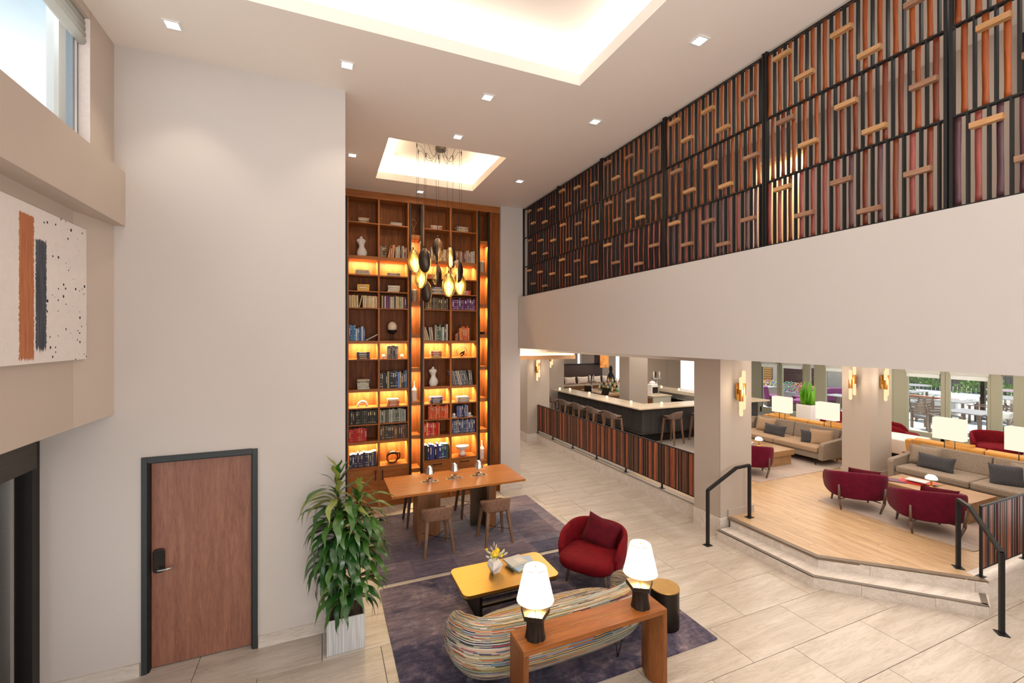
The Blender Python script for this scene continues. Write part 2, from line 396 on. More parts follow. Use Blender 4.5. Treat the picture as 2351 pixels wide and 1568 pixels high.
# stone kerbs: bar side (X=6.39) and right side (Y=2.84)
kb = struct('trim_2_kerb')
for a, b in ((6.22, 7.6), (7.6, 9.1), (9.1, 10.6), (10.6, 12.1), (12.1, 13.0)):
    MB().box(6.385, a + .002, 0, 6.42, b - .002, .27).build('kerb_slab', M_stone, kb)
MB().box(6.375, 6.22, .27, 6.47, 13.0, .3).build('nosing_strip', plain('kerb_nosing', (.27, .225, .19), .4), kb)
for a, b in ((7.74, 8.95), (8.95, 10.2), (10.2, 12)):
    MB().box(a + .002, 2.845, 0, b - .002, 2.9, .28).build('kerb_slab', M_stone, kb)
MB().box(7.8, 2.835, .28, 12, 3.06, .303).build('kerb_cap', M_stone, kb)
MB().prism([(7.41, 2.69), (7.44, 2.69), (7.76, 2.845), (7.74, 2.86)], 0, .143).build('riser_slab', M_stone, kb)
# ---- walls
wb = struct('wall_back')
MB().box(-2.5, 5.58, 0, -1.64, 5.9, 4.9).box(-2.12, 5.58, 4.9, -1.64, 5.62, 6.45).box(-.715, 5.58, 0, .236, 9.62, 6.45).box(-1.64, 5.58, 2.14, -.715, 5.62, 6.45).box(-1.64, 5.82, 0, -.715, 5.9, 2.14).build('painted_wall', M_wall, wb)
wl_ = struct('wall_left')
m = MB()
m.box(-2.46 - .25, -4.2, 0, -2.46, 1.0, 2.62).box(-2.5, 5.05 + .5, 0, -2.46, 5.6, 2.62)       # lower wall, entrance opening in between
m.box(-2.7, -4.2, 2.61, -2.01, 5.6, 5.0)                                                     # art wall above the entrance
m.box(-2.12, 5.095, 5.0, -1.907, 5.62, 6.45).box(-2.12, -4.2, 5.0, -1.907, -1.2, 6.45).box(-2.12, -1.2, 6.22, -1.907, 5.1, 6.45)
m.build('painted_wall', M_wallW, wl_)
MB().add([(-2.012, 5.05, 2.607), (-1.907, 5.58, 2.645), (-2.012, 5.58, 2.645), (-2.012, 5.05, 4.52), (-1.907, 5.58, 4.52), (-2.012, 5.58, 4.52)], [(0, 2, 1), (3, 4, 5), (0, 1, 4, 3), (1, 2, 5, 4), (2, 0, 3, 5)]).build('corner_pilaster', M_wallW, wl_)
MB().box(-2.6, -4.2, 4.507, -1.818, 5.579, 5.04).build('bulkhead', M_wallW, wl_)
MB().box(-2.03, 5.088, 5.04, -1.908, 5.097, 6.22).build('window_reveal', plain('pink_white_reveal', (.80, .71, .68), .6), wl_)
# clerestory window
w1 = struct('window_1')
M_frame = plain('grey_blue_aluminium', (.27, .31, .35), .4, .4)
for (a, b) in ((5.07, 5.092), (4.99, 5.02), (2.2, 2.26), (-.6, -.54), (-1.2, -1.15)): MB().box(-2.03, a, 5.04, -1.985, b, 6.22).build('window_frame', M_frame, w1)
MB().box(-2.03, 5.03, 5.04, -1.985, 5.06, 6.22).build('window_frame', M_white, w1)
MB().box(-2.055, -1.2, 5.04, -2.0, 5.09, 5.06).box(-2.055, -1.2, 6.18, -2.0, 5.09, 6.22).build('window_frame', M_frame, w1)
for (a, b) in ((2.26, 5.0), (-.54, 2.2)): MB().box(-2.03, a, 5.06, -2.024, b, 6.18).build('window_pane', M_glass, w1)
# white masonry pier outside the clerestory
pier = MB().box(-2.56, 5.92, 0, -2.5, 12, 9).build('fin_wall', M_white); tag(pier, 'tall white exterior fin wall outside the high window', 'exterior wall')
# ---- main ceiling with two coffers
ce = struct('ceiling')
C1 = (-.66, -2.2, 2.715, 4.405); C2 = (.872, 6.63, 2.715, 8.40); Z0, Z1 = 6.3, 6.43
def slab_around(m, X0, Y0, X1, Y1, holes, z0, z1):
    ys = sorted({Y0, Y1} | {h[1] for h in holes} | {h[3] for h in holes})
    for ya, yb in zip(ys, ys[1:]):
        xs = [X0]
        for h in sorted(holes):
            if h[1] <= ya + 1e-6 and h[3] >= yb - 1e-6: xs += [h[0], h[2]]
        xs.append(X1)
        for i in range(0, len(xs), 2): m.box(xs[i], ya, z0, xs[i + 1], yb, z1)
m = MB(); slab_around(m, -2.12, -4.2, 4.25, 9.62, [C1, C2], Z0, Z1); m.build('ceiling_slab', M_ceil, ce)
for c, zt, e in ((C1, 6.72, .17), (C2, 6.62, .13)):
    x0, y0, x1, y1 = c; x0 -= e; y0 -= e; x1 += e; y1 += e
    MB().box(x0, y0, zt, x1, y1, zt + .05).box(x0 - .03, y0, Z1, x0, y1, zt).box(x1, y0, Z1, x1 + .03, y1, zt).box(x0, y0 - .03, Z1, x1, y0, zt).box(x0, y1, Z1, x1, y1 + .03, zt).build('coffer', M_ceil, ce)
# LED cove lighting hidden on the ledges
def cove(c, e, p, z, col):
    x0, y0, x1, y1 = c; w = e * .5
    L = ((x0 - w, (y0 + y1) / 2, y1 - y0, 1), (x1 + w, (y0 + y1) / 2, y1 - y0, 1), ((x0 + x1) / 2, y0 - w, x1 - x0, 0), ((x0 + x1) / 2, y1 + w, x1 - x0, 0))
    for (x, y, ln, v) in L:
        lamp('AREA', 'cove_led', (x, y, z), (PI, 0, 0), p * ln, col, .05 if v else ln, ln if v else .05)
cove(C1, .17, COVE1, Z1 + .03, (1, .91, .78)); cove(C2, .13, COVE2, Z1 + .03, (1, .86, .60))
sd = MB().lathe([(.045, 0), (.05, .012), (.05, .03)], 16).build('smoke_detector', M_white, None, loc=(1.12, 7.95, 6.59)); tag(sd, 'round white smoke detector inside the small ceiling coffer', 'smoke detector')
# ---- right side: fascia, upper gallery floor, gallery walls
wr = struct('wall_right')
MB().box(4.015, -4.2, 3.16, 4.12, 9.13, 4.30).build('fascia', M_wall, wr)
MB().box(3.603, 9.13, 0, 4.07, 9.75, 6.45).build('wall_end', M_wall, wr)
MB().box(4.07, 9.13, 3.16, 4.25, 9.75, 6.45).build('wall_end', M_wall, wr)
gal = struct('ceiling_lower')
MB().box(4.12, -4.2, 3.16, 17.2, 22, 4.2).build('gallery_slab', M_ceil, gal)
MB().box(6.28, 6.22, 2.965, 6.95, 13.3, 3.16).build('soffit_beam', M_col, gal)
MB().box(4.12, -4.2, 6.45, 8.2, 10, 6.6).build('gallery_ceiling', M_ceil, gal)
wg = struct('wall_gallery')
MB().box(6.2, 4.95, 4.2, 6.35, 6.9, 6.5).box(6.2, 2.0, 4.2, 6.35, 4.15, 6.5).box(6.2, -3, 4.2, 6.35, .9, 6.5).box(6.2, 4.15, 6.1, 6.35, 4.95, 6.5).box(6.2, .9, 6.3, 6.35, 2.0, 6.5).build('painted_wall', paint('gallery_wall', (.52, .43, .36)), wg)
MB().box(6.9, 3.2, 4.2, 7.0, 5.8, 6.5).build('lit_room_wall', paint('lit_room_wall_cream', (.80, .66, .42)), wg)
MB().box(8.0, 5.8, 4.2, 8.1, 10, 6.5).box(4.25, 9.75, 4.2, 8.1, 9.85, 6.5).box(6.9, 5.8, 4.2, 8.0, 5.9, 6.5).build('dark_gallery_end', plain('unlit_gallery_tone', (.05, .03, .018), .7), wg)  # near-black colour stands in for the gloom of the unlit corridor
d3 = struct('door_3')
MB().box(6.12, .9, 4.2, 6.2, .98, 6.3).box(6.12, 1.92, 4.2, 6.2, 2.0, 6.3).box(6.12, .98, 6.22, 6.2, 1.92, 6.3).build('door_frame', M_black, d3)
MB().box(6.24, .98, 4.2, 6.28, 1.92, 6.22).build('door_leaf', plain('dark_walnut_leaf', (.075, .05, .035), .5), d3)
lamp('AREA', 'gallery_room_light', (6.6, 4.5, 6.3), (0, 0, 0), GALROOM, WARM, .3, 1.2)
lamp('AREA', 'gallery_corridor_light', (5.2, 2.5, 6.42), (0, 0, 0), GALLERY, MILD, .5, 5.0)
# ---- columns of the lower level
M_joint = plain('panel_joint', (.33, .28, .25), .7)
for i, (x0, y0, x1, y1, zb) in enumerate(((6.28, 5.64, 7.04, 6.22, 0), (11.02, 5.9, 11.83, 6.47, .3), (6.05, 13.0, 6.85, 13.6, 0), (9.84, 12.7, 10.64, 13.27, .3), (8.1, 15.7, 8.94, 16.3, .3))):
    c = struct('wall_column_%d' % (i + 1))
    MB().box(x0, y0, zb, x1, y1, 3.16).build('column_shaft', M_col, c)
    if i in (0, 2):
        e = .025
        MB().box(x0 - e, y0 - e, 0, x1 if i else x0 + .22, y1 + (e if i else 0), .29).build('base_stone', M_stone, c)
    if i == 0:
        MB().box(x0 + .17, y0 - .03, .3, x1 + .03, y1, .42).build('skirting_board', M_col, c)
        MB().box(x0 - .002, y0 - .002, .29, x0 + .012, y0 + .012, 3.1).build('corner_bead', M_joint, c)
    if i == 1: MB().box(x0 - .02, y0 - .02, .3, x1 + .02, y1 + .02, .42).build('skirting_board', M_col, c)
# ---- baseboards
bl = struct('baseboard_back')
for a, b in ((-2.46, -1.70), (-.655, .236)): MB().box(a, 5.555, 0, b, 5.58, .13).build('base_slab', M_stone, bl)
MB().box(3.58, 9.105, 0, 4.095, 9.13, .14).box(4.07, 9.13, 0, 4.095, 9.75, .14).build('base_slab', M_stone, bl)
# ---- service door in the back wall
d1 = struct('door_1', (-1.64, 5.58, 0))
MB().box(-.049, -.02, 0, .0, .08, 2.19).box(.925, -.02, 0, .975, .08, 2.185).box(0, -.02, 2.13, .925, .08, 2.19).build('door_frame', plain('door_frame_black', (.022, .028, .03), .45), d1, bevel=.004)
MB().box(0, .0, 0, .012, .24, 2.14).box(.913, .0, 0, .925, .24, 2.14).box(0, .0, 2.12, .925, .24, 2.14).build('door_rebate', M_black, d1)
MB().box(.014, .06, .012, .911, .105, 2.118).build('door_leaf', M_door, d1, bevel=.002)
lock = MB().prism([(x - .0, z) for x, z in rrect(.028, .98, .13, 1.225, .035)], -.0, .022, M=Matrix(((1, 0, 0, 0), (0, 0, -1, .06), (0, 1, 0, 0), (0, 0, 0, 1)))).build('door_lock', M_bronze, d1, bevel=.004)
MB().box(.045, .034, 1.13, .113, .04, 1.195).build('card_reader', M_black, lock)
MB().tube([(.075, .04, 1.03), (.075, .0, 1.03), (.09, -.018, 1.03), (.15, -.02, 1.03), (.215, -.012, 1.035)], .012, 8).build('door_handle', M_steel, lock)
# ---- entrance doors at the left edge
d2 = struct('door_2', (-2.46, 3.0, 0))
M_dk = wood('dark_oak_door', (.035, .026, .018), (.055, .042, .03), (.075, .058, .042), 'Y', .45)
MB().box(-.25, -2, 2.43, .05, 2.4, 2.6, 0).build('door_header', M_dk, d2)
MB().box(-.12, 2.46, 0, .004, 2.575, 2.43).build('door_jamb', M_blackpost, d2)
MB().box(-.08, -2, 2.2, .03, 2.47, 2.43).build('door_header_rail', M_dk, d2)
for a, b in ((1.9, 2.2), (.2, .5)): MB().box(-.14, a, 0, -.10, b, 2.2).build('door_stile', M_dk, d2)
MB().box(-.14, .5, 0, -.10, 1.9, .25).box(-.14, .5, 2.08, -.10, 1.9, 2.2).build('door_rail', M_dk, d2)
MB().box(-.125, .5, .25, -.12, 1.9, 2.08).build('door_pane', M_glass, d2)
MB().box(-.10, 2.2, 0, -.02, 2.25, 2.2).box(-.13, 2.3, 0, -.11, 2.46, 2.2).build('door_sidelight', M_steel, d2)
MB().box(-.6, -2.4, -.05, -.25, 3, 0).build('threshold', M_stone, d2)
# ---- far walls of the bar area and side walls
wf = struct('wall_far')
M_taupe = paint('bar_wall_taupe', (.36, .29, .235))
m = MB().box(4.07, 20, 0, 12.2, 20.2, 3.2).box(12.45, 20, 0, 14.6, 20.2, 3.2).box(14.6, 20, 2.4, 24, 20.2, 3.2)
m.build('painted_wall', M_taupe, wf)
MB().box(12.6, 15.25, .3, 14.6, 15.35, 3.16).box(15.75, 15.25, .3, 17.2, 15.35, 3.16).box(14.55, 15.35, .3, 14.6, 15.6, 3.16).build('bar_side_wall', M_taupe, wf)
MB().box(13.83, 15.235, .3, 13.85, 15.25, 3.1).build('panel_joint', M_joint, wf)
MB().box(17.15, 13.3, .3, 17.25, 15.3, 3.16).build('bar_side_wall', M_taupe, wf)
MB().box(4.1, 17.0, 0, 6.3, 17.1, 3.2).build('corridor_end', M_wallW, wf)
MB().box(3.95, 9.7, 0, 4.07, 22, 3.2).build('corridor_wall', M_wallW, wf)
# wood-clad light beam over the corridor
be = struct('trim_3_light_beam')
MB().box(4.1, 12.0, 2.735, 7.24, 12.12, 2.86).build('beam_cladding', wood('light_oak_beam', (.42, .22, .10), (.52, .29, .14), (.58, .34, .18), 'X', .4), be)
MB().box(4.1, 12.02, 2.862, 7.2, 12.05, 2.885).build('light_strip', M_ledw, be)
MB().box(4.1, 12.05, 2.885, 7.24, 12.5, 3.16).build('beam_upstand', M_ceil, be)
# south end and outer walls (behind the photographer)
ws = struct('wall_south')
MB().box(-2.7, -4.35, 0, 4.1, -4.2, 6.5).box(4.1, -4.35, 0, 17.2, -4.2, 3.2).build('painted_wall', M_wall, ws)
# ================================================================== LOUNGE GLAZING
wg2 = struct('window_2', (17.0, 0, .3))
M_olive = plain('sage_green_frame', (.36, .355, .26), .45)
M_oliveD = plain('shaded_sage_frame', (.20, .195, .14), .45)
def fr(a, b, z0, z1, mat=M_olive, x0=-.04, x1=.05, name='window_frame'): MB().box(x0, a, z0, x1, b, z1).build(name, mat, wg2)
for a, b in ((13.1, 13.6), (11.09, 11.31), (10.57, 10.94), (8.08, 8.42), (5.93, 6.14), (5.35, 5.70)): fr(a, b, 0, 2.2)
for a, b in ((13.1, 13.16), (12.18, 12.28), (12.30, 12.41), (11.31, 11.36), (8.42, 8.48), (10.5, 10.57), (9.45, 9.6), (8.02, 8.08), (7.11, 7.21), (7.0, 7.1), (6.14, 6.2)): fr(a, b, 0, 2.12, M_olive, -.05, .02, 'door_stile')
for a, b in ((11.31, 13.16), (8.42, 10.57), (6.14, 8.08), (5.35, 5.93)): fr(a, b, 2.05, 2.2, M_oliveD, -.03, .05, 'window_head'); fr(a, b, 0, .2, M_olive, -.05, .02, 'door_rail')
for a, b in ((12.41, 13.1), (11.36, 12.18), (10.94, 11.09), (9.6, 10.5), (8.48, 9.45), (7.21, 8.02), (6.2, 7.0), (5.70, 5.93)): fr(a, b, .2, 2.05, M_glass, -.02, -.014, 'window_pane')
fr(5.62, 5.78, 0, 2.9, M_white, .3, .5, 'outer_post')
MB().box(-.02, 3.0, 0, .03, 5.35, 2.2).build('window_panel', plain('olive_roller_panel', (.33, .34, .24), .7), wg2)
MB().box(-.05, -3, 2.2, .1, 15.2, 2.9).build('window_transom', M_ceil, wg2)
MB().box(-.05, -3, -.3, .1, 3, 2.9).box(-.05, 13.6, -.3, .1, 15.2, 2.9).build('window_side_wall', M_ceil, wg2)
_t = NT('white_roller_blind'); _d = _t.n('ShaderNodeBsdfDiffuse'); _u = _t.n('ShaderNodeBsdfTranslucent'); _m = _t.n('ShaderNodeMixShader', _0=.6); _c = _t.ramp(_t.noise(_t.coord('Object'), 8, 2), [(.3, (.90, .90, .86)), (.7, (.94, .94, .90))])
_t.l(_c, _d.inputs[0]); _t.l(_c, _u.inputs[0]); _t.l(_d.outputs[0], _m.inputs[1]); _t.l(_u.outputs[0], _m.inputs[2]); _t.l(_m.outputs[0], _t.out.inputs[0]); M_blind = _t.m
for i, (a, b) in enumerate(((12.43, 13.1), (11.36, 12.18), (9.6, 10.5), (7.22, 8.06), (6.16, 6.98))):
    lb = ['in the leftmost glazed door leaf', 'in the second glazed door leaf from the bar side', 'in the glazed door leaf left of the second column', 'in the glazed leaf right of the second column', 'in the glazed leaf before the white outer post'][i]
    t = thing('roller_blind', 'white roller blind ' + lb, 'blind', (16.93, (a + b) / 2, 2.28), 0, 'roller blinds on the terrace doors')
    h = (b - a) / 2
    MB().box(-.03, -h, .03, .03, h, .11).build('cassette', M_blind, t); MB().box(-.004, -h + .01, -.10, .004, h - .01, .03).build('blind_cloth', M_blind, t)
# ================================================================== BOOKCASE
bk = thing('bookcase', 'floor-to-ceiling walnut built-in bookcase with lit shelves', 'bookcase', (0, 9.22, 0))
YB, D = 0, .36
BAY = [(.449, 1.0), (1.036, 1.586), (1.927, 2.472), (2.515, 3.066)]
SH = [(6.16, 6.30), (5.66, 5.68), (4.95, 5.017), (4.625, 4.65), (4.303, 4.323), (3.97, 3.99), (3.28, 3.335), (2.95, 2.97), (2.32, 2.372), (1.987, 2.01), (1.658, 1.68), (1.285, 1.34), (.80, .825)]
TOPZ = [s[1] for s in SH]
MB().box(.25, -.012, 6.16, 3.603, D, 6.30).build('frieze', M_walnutH, bk)
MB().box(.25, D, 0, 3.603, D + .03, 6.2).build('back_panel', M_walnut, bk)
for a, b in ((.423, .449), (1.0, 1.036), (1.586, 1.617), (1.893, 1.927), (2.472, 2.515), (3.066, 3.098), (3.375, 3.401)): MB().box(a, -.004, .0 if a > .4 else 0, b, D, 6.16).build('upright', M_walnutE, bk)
for a, b in ((.30, .423), (1.617, 1.659), (1.845, 1.893), (3.098, 3.139), (3.319, 3.375)): MB().box(a, -.03, .0, b, .02 if a > .4 else D, 6.16).build('steel_post', M_blackpost, bk, bevel=.003)
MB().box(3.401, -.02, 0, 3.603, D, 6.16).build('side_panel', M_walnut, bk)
MB().box(3.44, -.024, .8, 3.4405, -.02, 6.16).build('side_groove', M_black, bk)
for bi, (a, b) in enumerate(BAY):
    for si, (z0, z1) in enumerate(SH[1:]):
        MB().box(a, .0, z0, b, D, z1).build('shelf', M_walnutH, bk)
NZ = [5.52, 4.83, 4.14, 3.475, 2.77, 2.075, 1.385, .70]
NICHE = [(1.659, 1.845), (3.139, 3.319)]
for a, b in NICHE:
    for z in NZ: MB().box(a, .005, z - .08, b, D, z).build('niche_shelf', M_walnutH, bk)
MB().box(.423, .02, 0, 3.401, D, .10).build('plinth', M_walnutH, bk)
hk_ = M_bronze
for bi, (a, b) in enumerate(BAY):
    if bi < 2:
        dr = MB().box(a + .002, -.006, .105, b - .002, .016, .795).build('cabinet_door', M_walnutH, bk)
        hx = b - .05 if bi == 0 else a + .05
        MB().box(hx - .008, -.045, .56, hx + .008, -.028, .76).box(hx - .006, -.03, .57, hx + .006, -.006, .582).box(hx - .006, -.03, .738, hx + .006, -.006, .75).build('handle', hk_, dr)
    else:
        dr = MB().box(a + .002, -.006, .575, b - .002, .016, .795).build('drawer', M_walnutH, bk)
        xm = (a + b) / 2
        MB().box(xm - .10, -.045, .735, xm + .10, -.03, .75).box(xm - .10, -.03, .735, xm - .085, -.006, .75).box(xm + .085, -.03, .735, xm + .10, -.006, .75).build('handle', hk_, dr)
        dr = MB().box(a + .002, -.006, .34, b - .002, .016, .57).build('drawer', M_walnutH, bk)
        dr = MB().box(a + .002, -.006, .105, b - .002, .016, .335).build('drawer', M_walnutH, bk)
LED = (1, .77, .40)
for si in (2, 6, 8, 11):
    for a, b in BAY:
        lamp('AREA', 'shelf_led', ((a + b) / 2, 9.22 + .20, SH[si][0] - .012), (math.radians(18), 0, 0), SHELFP, LED, (b - a) * .9, .02)
for a, b in NICHE:
    for z in NZ: lamp('AREA', 'niche_led', ((a + b) / 2, 9.22 + .12, z - .092), (math.radians(15), 0, 0), NICHEP, LED, (b - a) * .8, .02)
# ---- books
BK = {}
def bookmat(c, gold=False):
    k = (round(c[0], 3), round(c[1], 3), round(c[2], 3))
    if k not in BK: BK[k] = plain('book_cover_%d' % len(BK), c, .5, noise=.08, ns=15)
    return BK[k]
M_page = plain('book_pages', (.72, .66, .52), .8)
M_title = plain('book_title_foil', (.62, .50, .28), .45)
M_titleW = plain('book_title_pale', (.72, .72, .70), .5)
def book_mesh(w, h, d, mat, title, style):
    """upright book standing on z=0, spine towards -Y; cover, page block, foil bands on the spine"""
    m = MB(); c = .0025
    m.box(-w / 2, 0, 0, -w / 2 + c, d, h).box(w / 2 - c, 0, 0, w / 2, d, h).box(-w / 2, 0, 0, w / 2, c, h)
    m.box(-w / 2 + c, c, .003, w / 2 - c, d - .004, h - .003, 1)
    if style == 0: m.box(-w * .15, -.0006, h * .35, w * .15, 0, h * .8, 2)
    elif style == 1:
        for z in (.12, .3, .72, .88): m.box(-w * .46, -.0006, h * z, w * .46, 0, h * (z + .03), 2)
    elif style == 2: m.box(-w * .22, -.0006, h * .62, w * .22, 0, h * .86, 2).box(-w * .3, -.0006, h * .1, w * .3, 0, h * .14, 2)
    return m.mesh('book', [mat, M_page, title])
def vary(c, v):
    f = 1 + random.uniform(-v, v); return tuple(max(.004, min(.9, x * f + random.uniform(-v, v) * .03)) for x in c)
BAYN = ['first bay', 'second bay', 'third bay', 'fourth bay']
def row(bay, s, n, f0, f1, pal, adj, hs=(.2, .25), leans=(), title=None, v=.18, deep=.0, d=.17):
    a, b = BAY[bay]; z = TOPZ[s]; x = a + .006 + (b - a - .012) * f0; xe = a + .006 + (b - a - .012) * f1
    ws = [random.uniform(.7, 1.3) for _ in range(n)]; leanw = sum(.07 for i in leans)
    k = (xe - x - leanw) / sum(ws)
    for i in range(n):
        w = ws[i] * k; c = vary(random.choice(pal), v); h = random.uniform(*hs)
        me = book_mesh(w - .0012, h, d, bookmat(tuple(round(q * 30) / 30 + .004 for q in c)), title or random.choice((M_title, M_titleW)), random.randrange(4))
        rot = (0, 0, 0); xx = x + w / 2
        for li in leans:
            if i == abs(li): rot = (0, math.radians(14 if li > 0 else -14), 0); xx += .0 if li > 0 else .06
        z_ = z + (abs(math.sin(rot[1])) * w / 2)
        o = inst(me, 'book', None, (xx, 9.22 + .03 + random.uniform(0, .02) + deep, z_ + .0003), rot)
        x += w + (.07 if i in [abs(q) for q in leans] else 0)
        tag(o, '%s of the %s from the left, %s' % (ORD[i], adj, BAYN[bay]), 'book', adj + ' of the ' + BAYN[bay])
def leaning(bay, s, n, f0, f1, pal, adj, hs, ang, title=None):
    a, b = BAY[bay]; z = TOPZ[s]; x = a + .01 + (b - a) * f0; k = (b - a) * (f1 - f0) / n
    for i in range(n):
        w = k * math.cos(ang) * .93; h = random.uniform(*hs); t = ang * (1 if i < n - 2 else .35)
        me = book_mesh(w, h, .17, bookmat(tuple(round(q * 30) / 30 + .004 for q in vary(random.choice(pal), .2))), title or random.choice((M_title, M_titleW)), random.randrange(4))
        o = inst(me, 'book', None, (x + k / 2 + (abs(math.sin(t)) * .0), 9.255, z + abs(math.sin(t)) * w / 2 + .0003), (0, -t, 0))
        x += k
        tag(o, '%s of the leaning %s from the left, %s' % (ORD[i], adj, BAYN[bay]), 'book', adj + ' of the ' + BAYN[bay])
def stack(bay, s, cols, adj, wd=.24, th=.03, cx=.5, deep=.02, names=None):
    a, b = BAY[bay]; z = TOPZ[s]; x = a + (b - a) * cx; n = len(cols)
    for i, c in enumerate(cols):
        w = wd * random.uniform(.93, 1.03); t = th * random.uniform(.85, 1.15); m = MB(); q = .003
        m.box(-w / 2, 0, 0, w / 2, .19, q).box(-w / 2, 0, t - q, w / 2, .19, t).box(-w / 2, 0, 0, w / 2, q, t).box(-w / 2 + .003, q, q, w / 2 - .003, .185, t - q, 1)
        m.box(-w * .3, -.0006, t * .3, w * .25, 0, t * .7, 2)
        o = m.build('book', [bookmat(c), M_page, random.choice((M_title, M_titleW))], None, loc=(x + random.uniform(-.008, .008), 9.24 + deep, z + .0003), rot=(0, 0, random.uniform(-.06, .06)))
        z += t + .0004
        pos = 'bottom' if i == 0 else 'topmost' if i == n - 1 else ORD[i] + ' from bottom'
        tag(o, '%s in the stack of %s, %s' % (pos, adj, BAYN[bay]), 'book', 'stack of ' + adj + ', ' + BAYN[bay])
BLK = (.012, .010, .012); NAVY = (.02, .03, .10); GRY = (.16, .16, .18); BRN = (.10, .045, .02); CRM = (.62, .48, .28); YEL = (.80, .52, .12); WHT = (.66, .62, .56); RED = (.50, .012, .012); ORG = (.78, .16, .02); TEAL = (.02, .12, .14); BLU = (.02, .16, .38); PUR = (.14, .02, .16); GRN = (.22, .28, .20); PLM = (.12, .02, .08)
# first bay
stack(0, 1, [(.30, .17, .10), (.20, .12, .09), (.62, .55, .48), (.45, .22, .08)], 'brown-cream top shelf books', .21, .028, .52)
stack(0, 3, [(.45, .40, .34), (.42, .37, .31)], 'big grey books on a lit shelf', .27, .05, .48)
stack(0, 4 - 0, [(.80, .45, .03), (.85, .48, .03), (.80, .44, .04)], 'yellow books', .235, .048, .5)
row(0, 5, 6, 0, .33, [(.68, .48, .24), (.72, .52, .26)], 'yellow-cream books', (.24, .25), title=M_titleW, v=.08)
row(0, 5, 9, .48, 1, [(.68, .48, .24), (.74, .54, .22), (.80, .60, .28)], 'cream and gold books', (.235, .25), title=M_titleW, v=.1)
row(0, 6, 9, 0, .55, [BLU, (.03, .20, .42), (.05, .08, .25), (.45, .50, .60)], 'blue books', (.24, .33), v=.2, title=M_titleW)
stack(0, 7, [(.06, .022, .02), (.055, .02, .02), (.06, .025, .02), (.05, .03, .02)], 'dark maroon books', .25, .036, .5)
stack(0, 8, [(.50, .54, .42), (.40, .42, .36), (.55, .56, .44), (.50, .53, .44), (.12, .11, .09), (.50, .44, .36)], 'sage green and grey books', .23, .032, .5)
row(0, 10, 15, 0, 1, [BLK, (.03, .02, .015), (.05, .03, .02)], 'black books', (.26, .28), title=M_title, v=.1)
row(0, 11, 9, 0, .62, [(.55, .012, .012), (.60, .02, .015)], 'red books', (.25, .27), v=.15)
row(0, 12, 12, .03, .97, [NAVY, GRY, (.06, .04, .14), (.03, .03, .08)], 'navy and grey books', (.25, .30), v=.2, deep=.02)
# second bay
stack(1, 1, [(.55, .40, .30), (.60, .52, .44), (.62, .58, .50), (.40, .30, .22)], 'cream top shelf paperbacks', .24, .018, .6)
row(1, 2, 5, 0, .24, [BRN, (.06, .04, .03), (.30, .20, .14)], 'dark brown books', (.22, .26))
leaning(1, 2, 3, .26, .50, [(.50, .20, .08), (.60, .28, .10)], 'terracotta books', (.24, .27), -.22)
row(1, 2, 9, .56, 1, [BRN, (.45, .30, .18), (.20, .12, .08), (.5, .42, .33)], 'brown patterned books', (.22, .27))
stack(1, 3, [(.40, .33, .28), (.12, .08, .07)], 'flat dark books on a lit shelf', .26, .03, .5)
stack(1, 4, [(.65, .52, .40), (.68, .56, .44), (.62, .50, .38), (.70, .60, .46)], 'cream hardbacks', .24, .034, .5)
row(1, 5, 14, .06, .98, [(.50, .50, .42), GRN, PLM, (.06, .05, .05), (.55, .42, .22), (.60, .58, .52)], 'green, plum and cream books', (.235, .255))
row(1, 7, 7, .27, .67, [GRY, (.22, .24, .28), (.06, .05, .05), (.24, .10, .05)], 'grey notebooks', (.25, .27), v=.2)
row(1, 8, 15, 0, 1, [BLK, NAVY, (.04, .03, .03), (.10, .07, .05), (.45, .33, .12), (.10, .18, .42)], 'black and navy books', (.30, .36), title=M_titleW)
stack(1, 9, [(.62, .16, .03), (.55, .12, .02), (.60, .15, .03), (.75, .50, .30)], 'orange books on a lit shelf', .23, .036, .5)
row(1, 10, 15, .0, .96, [(.10, .12, .10), (.30, .32, .27), (.36, .38, .33), (.14, .18, .17)], 'grey and sage books', (.24, .285), v=.25)
row(1, 11, 14, 0, 1, [(.08, .03, .015), (.05, .03, .02), (.14, .05, .02), (.20, .09, .04)], 'dark brown leather books', (.26, .29), title=M_title)
# third bay
stack(2, 1, [(.50, .25, .16), (.30, .14, .10), (.62, .40, .18)], 'tan top shelf books', .24, .03, .48)
row(2, 2, 9, 0, 1, [(.42, .20, .10), (.32, .22, .14), BRN, (.50, .40, .28)], 'terracotta and brown books', (.22, .31))
stack(2, 3, [(.62, .16, .03), (.55, .12, .02), (.65, .2, .03)], 'orange-red books behind pendants', .25, .03, .4)
stack(2, 4, [(.42, .38, .34), (.15, .14, .15), (.50, .48, .46), (.10, .10, .11)], 'grey and white books', .25, .035, .55)
row(2, 5, 12, .04, .96, [(.08, .05, .02), (.05, .04, .03), (.16, .10, .04)], 'dark books with gold lettering', (.225, .26), title=M_title)
leaning(2, 6, 5, .0, .36, [(.40, .32, .22), (.55, .45, .28), (.08, .07, .06)], 'cream magazines', (.27, .31), .30)
row(2, 6, 7, .42, .96, [(.06, .12, .09), (.14, .32, .18), (.62, .60, .56), (.50, .36, .28), (.06, .05, .06)], 'green and white books', (.27, .36))
stack(2, 7, [(.70, .45, .04), (.45, .05, .03), (.62, .22, .03), (.58, .07, .03)], 'red-orange lit shelf books', .235, .034, .5)
stack(2, 9, [(.02, .02, .04), (.04, .045, .08), (.16, .17, .24), (.10, .10, .32)], 'dark blue books on a lit shelf', .26, .034, .5)
row(2, 10, 13, .17, .98, [(.66, .07, .012), (.72, .12, .02), (.60, .05, .012)], 'orange-red books', (.26, .30), v=.15)
row(2, 11, 9, 0, .62, [(.60, .012, .012), (.55, .01, .02), (.70, .18, .02)], 'bright red books', (.26, .29), v=.12)
